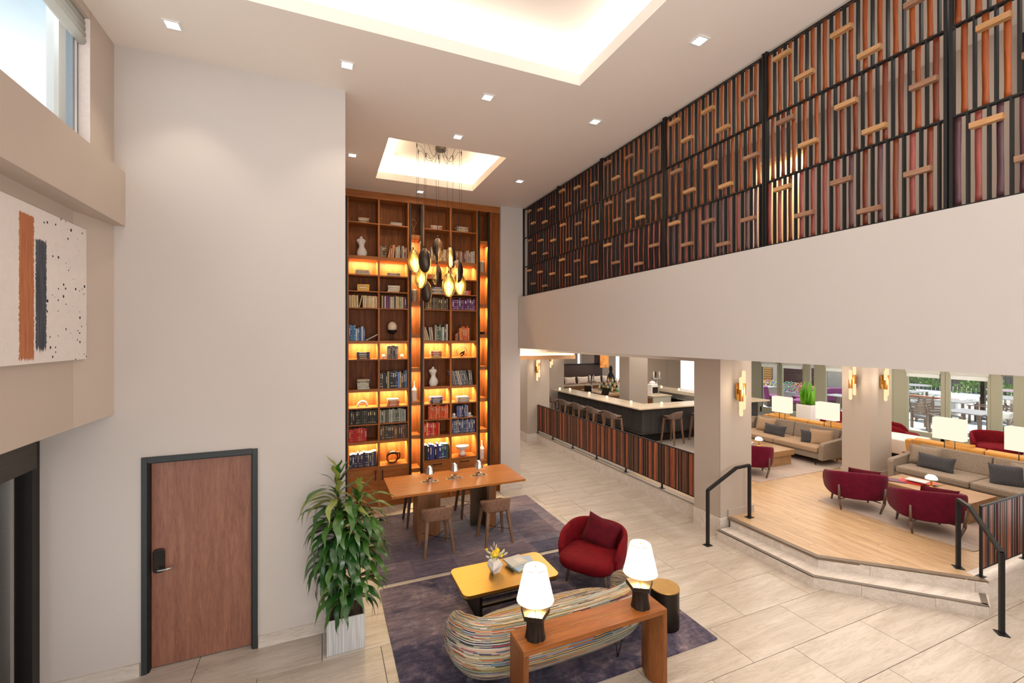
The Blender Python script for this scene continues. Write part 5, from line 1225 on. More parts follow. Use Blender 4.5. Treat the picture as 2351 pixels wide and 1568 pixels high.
def make_sofa(label, L, ma, mc):
    """origin under the centre; faces -X, long along Y"""
    t = thing('sofa', label, 'sofa', (0, 0, 0)); h = L / 2
    MB().box(-.46, -h + .04, .15, .46, h - .04, .30).build('base', ma, t, bevel=.02)
    for s in (-1, 1):
        a, b = (0, h - .10) if s > 0 else (-h + .10, 0)
        MB().box(-.50, a + .004, .30, .34, b - .004, .435).build('seat_cushion', mc, t, bevel=.035)
        M = Matrix.Translation((.30, 0, .40)) @ Matrix.Rotation(math.radians(14), 4, 'Y')
        MB().box(-.02, a + .006, .02, .14, b - .006, .42, M=M).build('back_cushion', ma, t, bevel=.03)
        M2 = Matrix.Translation((0, s * (h - .10), 0)) @ Matrix.Rotation(math.radians(s * -4), 4, 'X')
        M3 = M2; mm = MB(); pr = [(-.50, .15), (.45, .15), (.50, .74), (.36, .76), (.30, .62), (-.46, .56), (-.50, .50)]
        vs = [tuple(M3 @ Vector((x, 0, z))) for x, z in pr] + [tuple(M3 @ Vector((x, s * .11, z))) for x, z in pr]; n = len(pr)
        mm.add(vs, [tuple(range(n))[::-1 if s > 0 else 1], tuple(range(n, 2 * n))[::1 if s > 0 else -1]] + [(i, (i + 1) % n, n + (i + 1) % n, n + i)[::1 if s > 0 else -1] for i in range(n)]); mm.build('arm', ma, t, bevel=.018)
    MB().box(.40, -h + .1, .15, .47, h - .1, .62, M=Matrix.Rotation(math.radians(5), 4, 'Y')).build('back_frame', ma, t, bevel=.015)
    for sx in (-1, 1):
        for sy in (-1, 1): MB().tube([(sx * .38, sy * (h - .25), .16), (sx * .42, sy * (h - .18), .0)], .02, 4, r2=.012).build('leg', M_black, t)
    return t
sf = make_sofa('long grey tweed sofa with charcoal pillows facing the wine chairs', 2.5, M_tweed, M_tweed); sf.location = (11.42, 4.24, LZ + .0125)
sf2 = make_sofa('sand tweed sofa with black splayed legs between the two columns', 2.5, M_tweed, M_tweedL); sf2.location = (11.42, 8.12, LZ + .0125)
am = make_sofa('amber upholstered sofa back to back with the grey sofa', 2.6, M_amber, M_amber); am.location = (12.96, 4.6, LZ); am.rotation_euler = (0, 0, PI)
dup(am, (12.96, 8.2, LZ), PI, 'amber upholstered sofa behind the sand tweed sofa')
for (x, y, z), rz, w, h_, mt, lb in (((11.52, 5.16, .945), -84, .52, .42, M_tweed, 'grey tweed pillow at the left end of long grey sofa'), ((11.33, 4.90, .875), -92, .62, .32, M_char, 'long charcoal lumbar pillow on the grey sofa'), ((11.36, 3.90, .89), -62, .46, .42, M_char, 'square charcoal pillow leaning at the right of the grey sofa'), ((11.52, 3.66, .93), -80, .5, .44, M_tweed, 'grey tweed pillow behind the square charcoal pillow'),
    ((11.58, 8.82, .93), -88, .56, .42, M_tweedL, 'sand pillow at the left end of the sand sofa'), ((11.38, 8.40, .86), -92, .66, .32, M_char, 'long charcoal lumbar pillow on the sand sofa'), ((11.36, 7.42, .87), -60, .42, .36, M_char, 'small charcoal pillow on the sand sofa'), ((11.45, 7.20, .90), -62, .50, .42, M_tweedL, 'sand pillow leaning on the arm of the sand sofa'),
    ((12.55, 5.0, 1.02), 90, .5, .3, M_amber, 'amber pillow on top of the sofa behind the grey one'), ((12.55, 7.5, 1.02), 90, .5, .3, M_amber, 'amber pillow behind the right end of the sand sofa'), ((12.55, 9.0, 1.02), 90, .5, .3, M_amber, 'amber pillow behind the left end of the sand sofa')):
    pillow((x, y, z), (math.radians(72), 0, math.radians(rz)), w, h_, .15, mt, lb)
def lounge_table(label, loc, w, l):
    t = thing('lounge_coffee_table', label, 'coffee table', loc); M_lt = wood('lounge_table_wood', (.25, .13, .05), (.34, .185, .08), (.42, .24, .11), 'Y', .35)
    MB().box(-w / 2, -l / 2, .24, w / 2, l / 2, .37).build('table_top', M_lt, t, bevel=.004); MB().box(-w / 2 - .001, -.004, .238, w / 2 + .001, .004, .372).build('joint', M_black, t)
    MB().box(-w / 2 + .08, -l / 2 + .06, 0, w / 2 - .04, -l / 2 + .30, .24).build('leg_block', M_lt, t); MB().box(-w / 2 + .08, l / 2 - .42, 0, w / 2 - .04, l / 2 - .1, .24).build('leg_block', M_lt, t)
    MB().box(-w / 2 + .05, -.26, 0, -w / 2 + .09, -.22, .24).box(w / 2 - .09, -.26, 0, w / 2 - .05, -.22, .24).box(-w / 2 + .05, -.26, 0, w / 2 - .05, -.22, .02).build('metal_leg', M_brass, t)
lounge_table('long low wooden coffee table in front of the grey sofa', (10.18, 4.44, LZ + .0125), .86, 1.36)
lounge_table('long low wooden coffee table in front of the sand sofa', (10.08, 8.0, LZ + .0125), .95, 1.46)
def mushroom(loc, label):
    t = thing('mushroom_lamp', label, 'lamp', loc)
    MB().lathe([(.055, 0), (.055, .02), (.03, .028), (.012, .04), (.012, .17)], 20, c=(.0, 0)).build('base', M_brass, t); MB().lathe([(.001, .165), (.07, .163), (.088, .168), (.082, .205), (.05, .24), (.001, .252)], 24).build('lamp_shade', M_shade, t)
    MB().lathe([(.022, 0), (.022, .055)], 12, c=(.05, .03)).build('switch_post', M_brass, t)
mushroom((10.08, 4.42, .6835), 'small white mushroom lamp on the table before the grey sofa'); mushroom((9.97, 7.78, .6835), 'small white mushroom lamp on the table before the sand sofa')
flatbook((10.16, 4.74, .6835), .25, .26, .34, .02, bookmat((.50, .02, .02)), 'red magazine on the coffee table by the grey sofa'); flatbook((10.27, 4.60, .7045), -.2, .24, .30, .022, bookmat((.62, .06, .03)), 'bright red book on the magazine beside mushroom lamp'); flatbook((10.2, 4.68, .7275), .1, .22, .30, .016, M_bkL, 'white magazine on top of the red books')
flatbook((10.0, 4.92, .6835), .5, .22, .28, .014, bookmat((.12, .05, .10)), 'dark magazine fanned at the left of the red books')
flatbook((9.95, 8.12, .6835), .1, .26, .34, .03, bookmat((.10, .09, .09)), 'dark book behind the mushroom lamp by the sand sofa'); flatbook((9.95, 8.12, .7145), .3, .24, .30, .02, M_bkL, 'pale book on the dark book by the sand sofa')
def shade_lamp(loc, label, z0, h=.42):
    t = thing('shade_lamp', label, 'lamp', loc)
    MB().box(-.08, -.10, 0, .08, .10, .02).build('base', M_black, t)
    MB().box(-.006, -.09, .02, .006, -.078, z0 + .1).box(-.006, .078, .02, .006, .09, z0 + .1).build('stem', M_black, t)
    MB().prism(rrect(-.11, -.25, .11, .25, .02, 3), z0, z0 + h).build('lamp_shade', M_shade2, t)
    x, y, z = loc; lamp('POINT', 'lamp_glow', (x - .2, y, z + z0 - .1), (0, 0, 0), 4, WARM, .1)
cn = thing('sofa_console', 'narrow dark console between the amber sofas and sofas', 'console table', (12.17, 4.6, LZ)); MB().box(-.14, -1.2, .50, .14, 1.2, .53).box(-.12, -1.18, 0, .12, -1.14, .5).box(-.12, 1.14, 0, .12, 1.18, .5).build('table_top', M_wd, cn)
cn = thing('sofa_console', 'narrow dark console behind the sand tweed sofa', 'console table', (12.17, 8.2, LZ)); MB().box(-.14, -1.2, .50, .14, 1.2, .53).box(-.12, -1.18, 0, .12, -1.14, .5).box(-.12, 1.14, 0, .12, 1.18, .5).build('table_top', M_wd, cn)
for y, lb in ((5.03, 'behind the left half of the grey sofa'), (3.93, 'behind the right half of the grey sofa at frame edge'), (8.75, 'behind the left half of the sand sofa'), (7.50, 'behind the right half of the sand sofa')):
    shade_lamp((12.17, y, LZ + .531), 'rectangular cream-shaded lamp ' + lb, .42, .44)
# white tall planter with snake plant
t = thing('tall_white_planter', 'tall white square planter before the terrace doors', 'planter', (14.5, 9.55, LZ))
MB().box(-.22, -.24, 0, .22, .24, .93).build('pot', plain('gloss_white', (.86, .86, .86), .3), t, bevel=.01); MB().box(-.20, -.22, .925, .20, .22, .935).build('soil', M_soil, t)
sn = thing('snake_plant', 'bright green upright snake plant in the tall white planter', 'plant', (14.5, 9.55, LZ + .935))
bl_ = []
for k in range(3):
    m = MB(); H = .75 - .12 * k
    def bf(u, v): w = .028 * (1 - v ** 3) + .002; return ((u - .5) * 2 * w * math.cos(v * 1.5), (u - .5) * 2 * w * math.sin(v * 1.5) + .05 * v * v, v * H)
    m.grid(bf, 2, 8); bl_.append(m.mesh('leaf', leafmat('snake_leaf_%d' % k, (.08, .30, .02), (.16, .46, .03), (.34, .62, .08))))
for i in range(38): a = rp.uniform(0, 6.28); r = rp.uniform(0, .17); inst(rp.choice(bl_), 'leaf', sn, (r * math.cos(a), r * math.sin(a) * 1.1, 0), (rp.uniform(-.12, .12), rp.uniform(-.12, .12), a))
t = thing('white_sideboard', 'low white sideboard in front of the leftmost terrace door', 'sideboard', (14.6, 12.7, LZ)); MB().box(-.4, -.35, .55, .4, .35, .62).build('top', M_white, t); MB().box(-.38, -.32, 0, .38, .32, .55).build('body', M_white, t)
ter = thing('white_bench', 'pale upholstered bench behind the grey sofa by the column', 'bench', (14.1, 7.0, LZ)); MB().box(-.5, -.6, .1, .5, .6, .48).build('seat', plain('pale_linen', (.66, .63, .60), .8), ter, bevel=.03); MB().box(-.4, -.5, 0, .4, .5, .1).build('base', M_black, ter)
# ================================================================== SCONCES
def sconce(label, x, y, z, rz, L2=None):
    t = thing('wall_sconce', label, 'wall light', (x, y, z), rz)    # faces -Y local
    pl_ = rrect(-.055, -.155, .055, .155, .05, 5)
    MB().prism(pl_, 0, .022, M=Matrix(((1, 0, 0, 0), (0, 0, -1, 0), (0, 1, 0, 0), (0, 0, 0, 1)))).build('back_plate', M_brass, t)
    for i, (dx, dy, dz) in enumerate(((-.025, -.085, -.06), (.05, -.075, .05))):
        b = MB().lathe([(.036, dz - .10), (.036, dz + .10)], 16, c=(dx, dy)).build('brass_sleeve', metal('copper_sleeve', (.62, .27, .07), .35), t)
        MB().lathe([(.001, dz - .36), (.02, dz - .355), (.031, dz - .33), (.031, dz - .10)], 16, c=(dx, dy)).build('alabaster_tube', M_alab, t); MB().lathe([(.031, dz + .10), (.031, dz + .29), (.02, dz + .315), (.001, dz + .32)], 16, c=(dx, dy)).build('alabaster_tube', M_alab, t)
    MB().box(-.02, -.06, -.03, .02, -.02, .03).build('arm', M_brass, t)
    c, s_ = math.cos(rz), math.sin(rz)
    lamp('POINT', 'sconce_glow', (x + .22 * s_, y - .22 * c, z), (0, 0, 0), SCON, WARM, .06)
sconce('twin-tube brass sconce on the first column beside the handrail', 6.66, 5.60, 2.46, 0)
sconce('twin-tube brass sconce on the left face of the second column', 10.99, 6.20, 2.42, -PI / 2)
sconce('twin-tube brass sconce on the right face of the second column', 11.42, 5.88, 2.42, 0)
sconce('twin-tube brass sconce on the far column at the end of the bar railing', 6.38, 12.98, 2.42, 0)
sconce('small twin-tube sconce on the column beyond the bar', 8.3, 15.68, 2.62, 0)
# ================================================================== BAR
t = thing('bar_counter', 'dark panelled bar with pale stone top and outward corner', 'bar', (0, 0, LZ))
M_btop = plain('bar_stone_top', (.60, .50, .37), .25, noise=.1, ns=6); M_bfr = wood('blackened_bar_front', (.025, .024, .026), (.04, .038, .04), (.058, .055, .058), 'Z', .5)
MB().prism([(8.29, 10.23), (13.4, 10.05), (13.4, 10.78), (9.03, 10.98), (9.03, 15.5), (8.29, 15.5)], 1.03, 1.07).build('counter_top', M_btop, t, bevel=.004)
for k in range(11): a = 10.50 + k * .4545; MB().box(8.55, a + .002, .25, 8.60, a + .4525, 1.03).build('front_panel', M_bfr, t)
for k in range(10): a = 8.55 + k * .48; MB().box(a + .002, 10.45, .25, a + .478, 10.50, 1.03).build('front_panel', M_bfr, t)
MB().box(8.66, 10.58, 0, 13.3, 10.7, .25).box(8.66, 10.6, 0, 8.8, 15.5, .25).build('kick', M_black, t)
MB().box(8.60, 10.5, .25, 8.66, 15.5, 1.03).box(8.6, 10.5, .25, 13.3, 10.56, 1.03).build('core', M_black, t)
MB().tube([(8.5, 10.4, .28), (13.3, 10.4, .28)], .018, 8).tube([(8.5, 10.4, .28), (8.5, 15.5, .28)], .018, 8).build('foot_rail', M_bronze, t)
sb = make_stool('taupe bar stool at the long side, second from corner column', H=.78, mats=(M_stoolD, M_stoolwood)); sb.location = (7.85, 14.55, LZ); sb.rotation_euler = (0, 0, -PI / 2); sb['label'] = 'farthest taupe bar stool along the bar, next to the far column'
for i, y in enumerate((13.6, 12.7, 11.85, 10.9)): dup(sb, (7.85, y, LZ), -PI / 2, '%s taupe bar stool along the bar, counted from the far column' % ORD[i + 1])
dup(sb, (9.42, 10.16, LZ), math.radians(12), 'bar stool nearest the corner on the short side of bar'); dup(sb, (10.45, 10.10, LZ), math.radians(6), 'bar stool on the short side of bar, half behind the column')
M_candle = emit('candle_glass_lit', (1, .78, .48), 1.5)
for i, (x, y, z) in enumerate(((8.47, 15.2, 0), (8.75, 14.9, 0), (8.77, 13.58, 0), (8.75, 12.47, 0), (8.74, 11.19, 0), (9.42, 10.61, 0), (10.77, 10.6, 0), (12.61, 14.21, 0), (12.60, 13.24, 0))):
    lb = 'small lit candle cup on the bar, %s from the far end' % ORD[i] if i < 5 else ['candle cup on the short side of the bar near its corner', 'candle cup at the end of bar beside the first column', 'candle cup on the rear counter by the beer taps', 'candle cup at the right of the rear counter'][i - 5]
    t = thing('candle_cup', lb, 'candle', (x, y, LZ + 1.0705)); MB().lathe([(.036, 0), (.038, .075), (.034, .08)], 14).build('glass_cup', M_candle, t)
t = thing('rear_counter', 'long rear bar counter with coolers and pale top', 'counter', (0, 0, LZ))
MB().box(12.45, 11.6, .95, 13.05, 15.2, 1.07).build('counter_top', M_btop, t); MB().box(12.5, 11.6, 0, 13.0, 15.1, .95).build('body', M_steel, t)
MB().box(12.3, 11.7, .78, 12.5, 14.9, .80).build('speed_rail', M_chrome, t)
for y in (12.1, 12.9, 13.7): MB().box(12.47, y, .15, 12.5, y + .65, .72).build('cooler_door', M_black, t)
t = thing('prep_station', 'white square prep station behind the bar with slatted side', 'counter', (11.75, 13.65, LZ))
MB().box(-.42, -.45, 0, .42, .45, .88).build('body', plain('pale_laminate', (.52, .51, .44), .5), t); MB().box(-.45, -.48, .88, .45, .48, .91).build('counter_top', M_btop, t); MB().box(-.44, -.40, .1, -.42, .40, .82).build('slatted_side', M_wd, t)
t = thing('coffee_machine', 'white and chrome coffee machine on the prep station', 'coffee machine', (11.75, 13.75, LZ + .9105)); MB().box(-.15, -.15, 0, .15, .2, .38).build('body', M_ceram, t, bevel=.02); MB().lathe([(.13, .38), (.12, .46), (.001, .52)], 20).build('hopper', M_ceram, t); MB().box(-.12, -.17, .05, .12, -.15, .28).build('front_panel', M_black, t)
MB().tube([(.22, -.1, 0), (.22, -.1, .30), (.22, -.22, .34)], .02, 8).build('spout', M_chrome, t)
def taps(loc, label, n=4):
    t = thing('beer_tap_tower', label, 'beer tap', loc); MB().lathe([(.06, 0), (.035, .03), (.03, .30), (.04, .34)], 16).build('column', M_chrome, t)
    for i in range(n): x = (i - (n - 1) / 2) * .10; MB().lathe([(.012, .34), (.016, .40), (.028, .52), (.022, .62), (.001, .63)], 10, c=(x, 0)).build('tap_handle', [M_ceram, M_black, M_steel, M_ceram][i % 4], t)
    MB().box(-.2, -.03, .32, .2, .03, .37).build('manifold', M_chrome, t)
taps((12.45 + .2, 14.55, LZ + 1.0705), 'chrome beer tap tower on the rear counter')
t = thing('back_bar_cabinet', 'timber back bar cabinet with two glowing coolers', 'cabinet', (10.2, 15.2, LZ))
MB().box(-.25, -.9, .84, 1.2, .9, .92).build('counter_top', wood('light_counter', (.42, .25, .13), (.52, .33, .18), (.58, .38, .22), 'Y', .4), t); MB().box(-.2, -.85, 0, 1.15, .85, .84).build('body', M_wd, t)
for y in (-.78, -.1): MB().box(-.215, y, .25, -.2, y + .5, .70).build('cooler_window', emit('cooler_glow', (.35, .45, .85), .9), t)
taps((10.25, 15.7, LZ + .921), 'slim chrome tap tower on the back bar cabinet', 3)
M_btl = [plain('amber_bottle', (.42, .18, .03), .15, noise=.3), plain('clear_bottle', (.55, .52, .42), .12), plain('green_bottle', (.07, .14, .05), .15), plain('honey_bottle', (.60, .34, .08), .15)]
gs = thing('bottle_riser', 'tiered glass riser for bottles behind the bar', 'shelf', (10.85, 15.2, LZ + .9205))
for k in range(3): MB().box(-.30 + k * .22, -.6, k * .13, -.10 + k * .22, .6, k * .13 + .02).build('step', glass('riser_glass', (.8, .95, .85), .2) if k == 0 else bpy.data.materials['riser_glass'], gs); MB().box(-.28 + k * .22, -.58, 0, -.26 + k * .22, .58, k * .13 + .001).build('riser_face', bpy.data.materials['riser_glass'], gs)
for k in range(3):
    for j in range(8):
        h = .20 + .05 * ((j * 5 + k * 3) % 4) / 3; x = 10.85 - .20 + k * .22; y = 15.2 - .52 + j * .148; z = LZ + .9205 + k * .13 + .021
        t = thing('liquor_bottle', '%s bottle from the right in the %s tier behind the bar' % (ORD[j], ('front', 'middle', 'back')[k]), 'bottle', (x, y, z), 0, 'liquor bottles on the back bar')
        MB().lathe([(.038, 0), (.04, .01), (.04, h * .62), (.014, h * .78), (.014, h)], 12).build('bottle', M_btl[(j * 3 + k) % 4], t); MB().lathe([(.0405, h * .2), (.0405, h * .5)], 12).build('bottle_label', M_ceram if (j + k) % 2 else M_black, t); MB().lathe([(.016, h), (.016, h + .02)], 10).build('cap', M_black, t)
t = thing('register_monitor', 'black till terminal on the working side of the bar', 'till', (9.35, 13.9, LZ)); MB().box(-.2, -.3, 0, .25, .3, .95).build('cabinet', M_black, t); MB().box(-.02, -.2, 1.0, .02, .2, 1.28, M=Matrix.Translation((0, 0, 0)) @ Matrix.Rotation(.3, 4, 'Y')).build('screen', M_bronze, t); MB().box(-.1, -.1, .95, .1, .1, 1.0).build('stand', M_black, t)
t = thing('register_monitor', 'second black till terminal, angled beside the back bar', 'till', (9.5, 14.8, LZ)); MB().box(-.2, -.2, 0, .2, .2, .95).build('cabinet', M_black, t); MB().box(-.02, -.16, 1.0, .02, .16, 1.22, M=Matrix.Rotation(.4, 4, 'Z')).build('screen', M_bronze, t)
# booth seating and tables far behind the bar
t = thing('booth_wainscot', 'dark brown panelled partition far behind the bar', 'partition', (11.6, 19.0, 0)); MB().box(-2.3, 0, 0, 1.45, .12, 2.05).box(1.05, -.02, 2.05, 1.45, .14, 3.1).build('panel', plain('dark_wainscot', (.045, .022, .015), .5), t); MB().box(-2.3, -.02, 2.05, 1.45, .14, 2.1).build('cap_rail', M_black, t)
for i in range(4):
    o = pillow((10.9 + i * .72, 18.55, 1.32), (math.radians(78), 0, 0), .62, .38, .14, plain('cream_cushion', (.55, .45, .36), .8), '%s cream cushion from the left on the far banquette' % ORD[i], 'cream cushions on the far banquette')
bq = thing('banquette', 'far banquette bench along the dark partition', 'bench', (11.8, 18.6, LZ)); MB().box(-1.6, -.2, .35, 1.6, .25, .85).build('seat', plain('banquette_fabric', (.30, .12, .09), .8), bq); MB().box(-1.6, -.15, 0, 1.6, .2, .35).build('base', M_black, bq)
for i in range(3):
    t = thing('bistro_table', '%s small set table by the far banquette' % ORD[i], 'table', (10.9 + i * .95, 17.7, LZ), 0, 'set tables by the far banquette'); MB().box(-.32, -.32, .86, .32, .32, .89).build('table_top', M_white if i == 0 else M_wd, t); MB().lathe([(.22, 0), (.03, .03), (.03, .86)], 12).build('pedestal', M_black, t)
    t = thing('plate_setting', 'white plate setting on the %s far set table' % ORD[i], 'plate', (10.9 + i * .95, 17.7, LZ + .8905), 0, 'plates on the far tables'); MB().lathe([(.001, .004), (.10, .004), (.13, .018), (.128, .02), (.1, .008), (.001, .008)], 18).build('plate', M_ceram, t)
t = thing('mid_partition', 'low timber-topped divider behind the bar', 'partition', (10.4, 16.7, LZ)); MB().box(-1.9, -.06, 0, 1.6, .06, 1.0).build('panel', M_wd, t); MB().box(-1.95, -.1, 1.0, 1.65, .1, 1.05).build('cap', M_btop, t)
t = thing('draped_statue', 'tall black draped statue by the far bright window', 'statue', (12.35, 17.3, LZ)); MB().lathe([(.22, 0), (.24, .4), (.22, .9), (.16, 1.3), (.06, 1.5), (.085, 1.62), (.07, 1.75), (.001, 1.82)], 20).build('body', M_black, t)
ow = thing('orange_artwork', 'glowing orange artwork behind the black statue', 'artwork', (12.9, 18.6, 0)); MB().box(-.25, 0, 1.9, .25, .04, 3.0).build('canvas', plain('orange_paint', (.75, .28, .05), .6, noise=.5, ns=4), ow)
# far window, bright panel and framed picture
w3 = struct('window_3'); MB().box(12.7, 17.0, .3, 12.76, 17.06, 3.1).box(13.48, 17.0, .3, 13.54, 17.06, 3.1).build('window_frame', M_white, w3); MB().box(12.76, 17.03, .3, 13.48, 17.035, 3.1).build('window_pane', emit('daylit_pane', (.85, .93, 1), 1.1), w3)
fp = thing('framed_picture', 'white framed picture with grey form, wall behind the bar', 'picture', (13.95, 16.4, 2.0)); MB().box(-.42, 0, .1, .46, .04, 1.0).build('frame', M_white, fp); MB().box(.1, -.004, .35, .40, 0, .85).build('print', plain('slate_form', (.16, .18, .21), .6, noise=.6, ns=7), fp)
w4 = struct('window_4'); MB().box(14.62, 15.36, .3, 15.75, 15.4, 2.9).build('bright_panel', emit('daylit_screen', (1, .97, .92), 1.0), w4)
# ================================================================== TERRACE OUTSIDE
g = struct('ground_terrace'); MB().box(17.1, -10, .1, 60, 45, .24).build('paving', plain('sunlit_paving', (.72, .70, .66), .8), g)
M_teak = plain('weathered_teak', (.20, .145, .115), .7, noise=.25); M_out = plain('grey_table_slats', (.30, .28, .28), .6); M_purp = plain('purple_upholstery', (.20, .035, .14), .8); M_wick = plain('pale_wicker', (.55, .50, .46), .8); M_cush = plain('grey_seat_cushion', (.22, .24, .28), .8)
GZ = .241
def teak_chair(label, grp=None):
    t = thing('terrace_chair', label, 'chair', (0, 0, 0), 0, grp)
    for sx in (-1, 1): MB().box(sx * .28 - .03, -.28, 0, sx * .28 + .03, -.22, .66).build('leg', M_teak, t); MB().box(sx * .28 - .03, .22, 0, sx * .28 + .03, .28, .62, M=Matrix.Identity(4)).build('leg', M_teak, t); MB().box(sx * .28 - .035, -.32, .64, sx * .28 + .035, .30, .67).build('arm', M_teak, t)
    MB().box(-.27, -.28, .36, .27, .26, .40).build('seat', M_teak, t); MB().box(-.26, -.27, .40, .26, .24, .46).build('cushion', M_cush, t)
    Mb = Matrix.Translation((0, .24, .42)) @ Matrix.Rotation(math.radians(-14), 4, 'X')
    for k in range(5): MB().box(-.27, -.012, .08 + k * .09, .27, .012, .135 + k * .09, M=Mb).build('slat', M_teak, t)
    MB().box(-.29, -.02, 0, -.25, .02, .56, M=Mb).box(.25, -.02, 0, .29, .02, .56, M=Mb).build('back_post', M_teak, t)
    return t
tc = teak_chair('weathered terrace chair with striped pillow behind the red chair'); tc.location = (19.2, 8.55, GZ); tc.rotation_euler = (0, 0, math.radians(70))
for x, y, a, lb in ((20.9, 9.6, 160, 'weathered terrace chair with high slatted back, second row'), (18.45, 7.75, -40, 'terrace chair half behind the cream lamp shade'), (19.6, 6.75, -110, 'terrace chair with blue-grey cushion at the right door leaf'), (20.8, 7.4, 170, 'terrace chair beyond the nearest terrace table'), (22.3, 8.3, 185, 'wide terrace chair beyond the second table'), (22.0, 6.7, -70, 'terrace chair by the right sidelight'), (22.6, 10.4, 20, 'terrace chair behind the left terrace table')): dup(tc, (x, y, GZ), math.radians(a), lb)
pillow((19.3, 8.62, GZ + .66), (math.radians(70), 0, math.radians(75)), .46, .40, .12, plain('striped_terrace_pillow', (.50, .46, .42), .8, noise=.5, ns=25), 'striped pillow on the nearest terrace chair')
pillow((19.75, 6.82, GZ + .66), (math.radians(70), 0, math.radians(-110)), .44, .38, .12, plain('pale_terrace_pillow', (.66, .62, .58), .8), 'pale pillow on the terrace chair at right door')
def ttable(x, y, w, l, lb):
    t = thing('terrace_table', lb, 'table', (x, y, GZ)); n = 8
    for k in range(n): MB().box(-w / 2, -l / 2 + l * k / n + .004, .70, w / 2, -l / 2 + l * (k + 1) / n - .004, .73).build('slat', M_out, t)
    for sx in (-1, 1):
        for sy in (-1, 1): MB().box(sx * (w / 2 - .06) - .035, sy * (l / 2 - .06) - .035, 0, sx * (w / 2 - .06) + .035, sy * (l / 2 - .06) + .035, .70).build('leg', M_teak, t)
ttable(19.6, 7.55, 1.3, .95, 'nearest slatted terrace table behind the lamp'); ttable(22.4, 9.1, 1.2, 1.0, 'second slatted terrace table, further out'); ttable(20.4, 10.5, 1.1, .9, 'terrace table at the left edge of the right doors'); ttable(24.5, 11.6, 1.3, 1.0, 'far terrace table in front of the low wall'); ttable(25.5, 8.8, 1.6, 1.0, 'far terrace table by the black posts'); ttable(20.0, 11.9, .9, .7, 'terrace table between the purple sofas')
lw = thing('low_terrace_wall', 'low white wall with terracotta cap on the terrace', 'wall', (23.3, 10.0, GZ)); MB().box(-.1, -.6, 0, .1, 2.2, .62).build('wall_body', M_white, lw); MB().box(-.14, -.62, .62, .14, 2.22, .70).build('cap', plain('terracotta_cap', (.45, .17, .10), .7), lw)
for (x, y), lb in (((23.6, 8.75), 'left'), ((22.8, 7.45), 'right')): o = MB().box(-.06, -.06, 0, .06, .06, 3.2).build('pergola_post', M_bronze, None, loc=(x, y, GZ)); tag(o, '%s of two dark pergola posts on the terrace' % lb, 'post')
fe = thing('picket_fence', 'tall grey picket fence at the far side of terrace', 'fence', (34, 0, GZ)); pk = MB().box(-.03, -.08, 0, .03, .08, 2.2).mesh('slat', plain('grey_picket', (.10, .09, .08), .7))
for k in range(60): inst(pk, 'slat', fe, (0, 9 + k * .2, 0))
MB().box(.04, 9, .3, .08, 21, .4).box(.04, 9, 1.7, .08, 21, 1.8).build('rail', M_teak, fe)
def bush(loc, r, label, n, col, nm='shrub'):
    t = thing(nm, label, 'shrub', loc); q = random.Random(int(loc[0] * 10)); m = MB()
    for _ in range(n):
        a = q.uniform(0, 6.28); b = q.uniform(-.3, 1.5); d = r * q.uniform(.6, 1); p = Vector((d * math.cos(a) * math.cos(b), d * 1.6 * math.sin(a) * math.cos(b), r * .6 + d * math.sin(b) * .8)); s_ = .09
        u = Vector((q.uniform(-1, 1), q.uniform(-1, 1), q.uniform(-1, 1))) * s_; w = Vector((q.uniform(-1, 1), q.uniform(-1, 1), q.uniform(-1, 1))) * s_
        m.add([p, p + u, p + u + w, p + w], [(0, 1, 2, 3)])
    o = m.build('foliage', plain(nm + '_leaves_%d' % int(loc[0]), col, .6, noise=.5), t); o['kind'] = 'stuff'
    MB().tube([(0, 0, 0), (0, .1, r)], .05, 6).build('trunk', M_teak, t)
bush((31, 14.5, GZ), .9, 'leafy green shrub in front of the picket fence', 900, (.10, .22, .03)); bush((30.5, 11.2, GZ), .8, 'green shrub behind the black terrace posts', 700, (.12, .24, .04)); bush((26.5, 12.6, GZ), .5, 'low grassy planting by the far table', 300, (.20, .26, .12))
for i, (x, y, c) in enumerate(((28, 13, (.25, .24, .26)), (29, 10, (.30, .20, .22)), (30, 8.2, (.35, .35, .36)))):
    t = thing('terrace_umbrella_table', '%s round slatted table in the far terrace area' % ORD[i], 'table', (x, y, GZ), 0, 'far round terrace tables'); MB().lathe([(.7, .70), (.7, .73)], 20).build('table_top', plain('far_table_%d' % i, c, .6), t); MB().lathe([(.3, 0), (.04, .05), (.04, .7)], 12).build('pedestal', M_black, t)
# purple lounge furniture (left doors)
def purple(label, x, y, a, L=1.4):
    t = thing('purple_outdoor_sofa', label, 'sofa', (x, y, GZ), math.radians(a)); h = L / 2
    MB().box(-h, -.4, 0, h, .4, .34).build('base', plain('brown_wicker_base', (.10, .065, .05), .7), t); MB().box(-h + .03, -.38, .34, h - .03, .25, .50).build('seat', M_purp, t, bevel=.04)
    MB().box(-h, .22, .36, h, .42, .95, M=Matrix.Rotation(math.radians(-8), 4, 'X')).build('backrest', M_purp, t, bevel=.04)
purple('purple terrace lounge chair with its back to the glazing', 19.3, 14.25, 50, .8); purple('purple terrace sofa beyond the cream lamp', 18.95, 12.65, 200, 1.1); purple('purple terrace sofa behind the snake plant', 20.3, 13.3, 165, 1.2); purple('purple terrace sofa right of the sidelight', 21.7, 13.0, 160, 1.5)
pillow((18.95, 12.45, GZ + .72), (math.radians(70), 0, math.radians(150)), .42, .38, .12, M_bkL, 'pale patterned pillow on the purple sofa'); pillow((21.7, 12.7, GZ + .72), (math.radians(70), 0, math.radians(160)), .5, .4, .12, M_bkL, 'white pillow on the purple sofa right of sidelight')
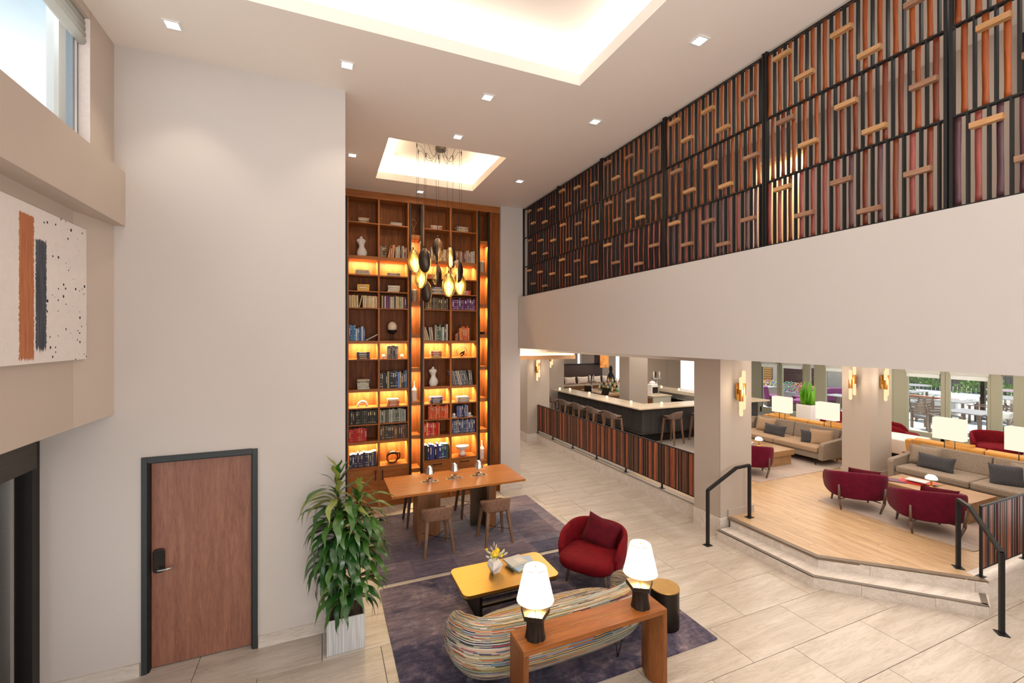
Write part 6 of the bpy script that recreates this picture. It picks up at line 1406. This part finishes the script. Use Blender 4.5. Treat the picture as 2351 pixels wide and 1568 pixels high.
t = thing('terrace_planter', 'beige terrace planter wall with pebbled top', 'planter', (20.6, 16.2, GZ)); MB().box(-.5, -.8, 0, .5, .8, .62).build('pot', M_taupe, t); MB().box(-.55, -.85, .62, .55, .85, .68).build('cap', M_out, t)
fw = thing('flower_bed', 'bright mixed flower border along the terrace', 'flowers', (21.9, 0, GZ)); q = random.Random(5)
MB().box(-.3, 14.0, 0, .6, 18.6, .40).build('bed_edge', M_out, fw)
for ci, cc in enumerate(((.80, .30, .03), (.55, .08, .35), (.15, .45, .12), (.20, .25, .65), (.75, .65, .15), (.70, .12, .10), (.5, .7, .6))):
    m = MB()
    for _ in range(110):
        y = 14.2 + (ci + q.uniform(-.6, 1.6)) * .55; x = q.uniform(-.2, .5); z = .42 + q.uniform(.0, .45); r = .035
        m.lathe([(.001, -r), (r, 0), (.001, r)], 5, M=Matrix.Translation((x, y, z)))
    o = m.build('blossoms', plain('blossom_%d' % ci, cc, .6, noise=.2), fw); o['kind'] = 'stuff'
sw = thing('slat_wall', 'golden timber slat wall beyond the leftmost door', 'screen', (23.0, 17.15, GZ)); M_gold = plain('golden_timber', (.55, .28, .08), .6)
for k in range(12): MB().box(-.05, 0, .6 + k * .13, .05, 1.3, .71 + k * .13).build('slat', M_gold, sw)
MB().box(.06, 0, 0, .1, 1.3, 2.4).build('backing', M_teak, sw)
bw_ = thing('brown_slat_panel', 'dark brown horizontal slat panel on the far building', 'screen', (23.4, 14.5, GZ)); M_brs = plain('brown_slats', (.09, .035, .03), .6)
for k in range(8): MB().box(-.05, 0, .7 + k * .1, .05, 2.5, .785 + k * .1).build('slat', M_brs, bw_)
MB().box(.06, -.02, .6, .1, 2.52, 1.55).build('frame', M_black, bw_)
fb = thing('far_building', 'beige rendered building across the terrace', 'building', (24.2, 14, GZ)); MB().box(1.2, .2, 0, 1.4, 12, 6.0).build('wall_panel', M_wallW, fb)
for y in (.5, 1.4): MB().box(1.15, y, 1.5, 1.2, y + .8, 1.75).build('vent_window', M_black, fb)
nb = thing('neighbour_building', 'grey building wall beyond the picket fence', 'building', (40, 0, GZ)); MB().box(0, 2, 0, .3, 22, 7).build('wall_panel', plain('dark_grey_render', (.17, .16, .15), .8), nb)  # one even dark grey over the whole wall
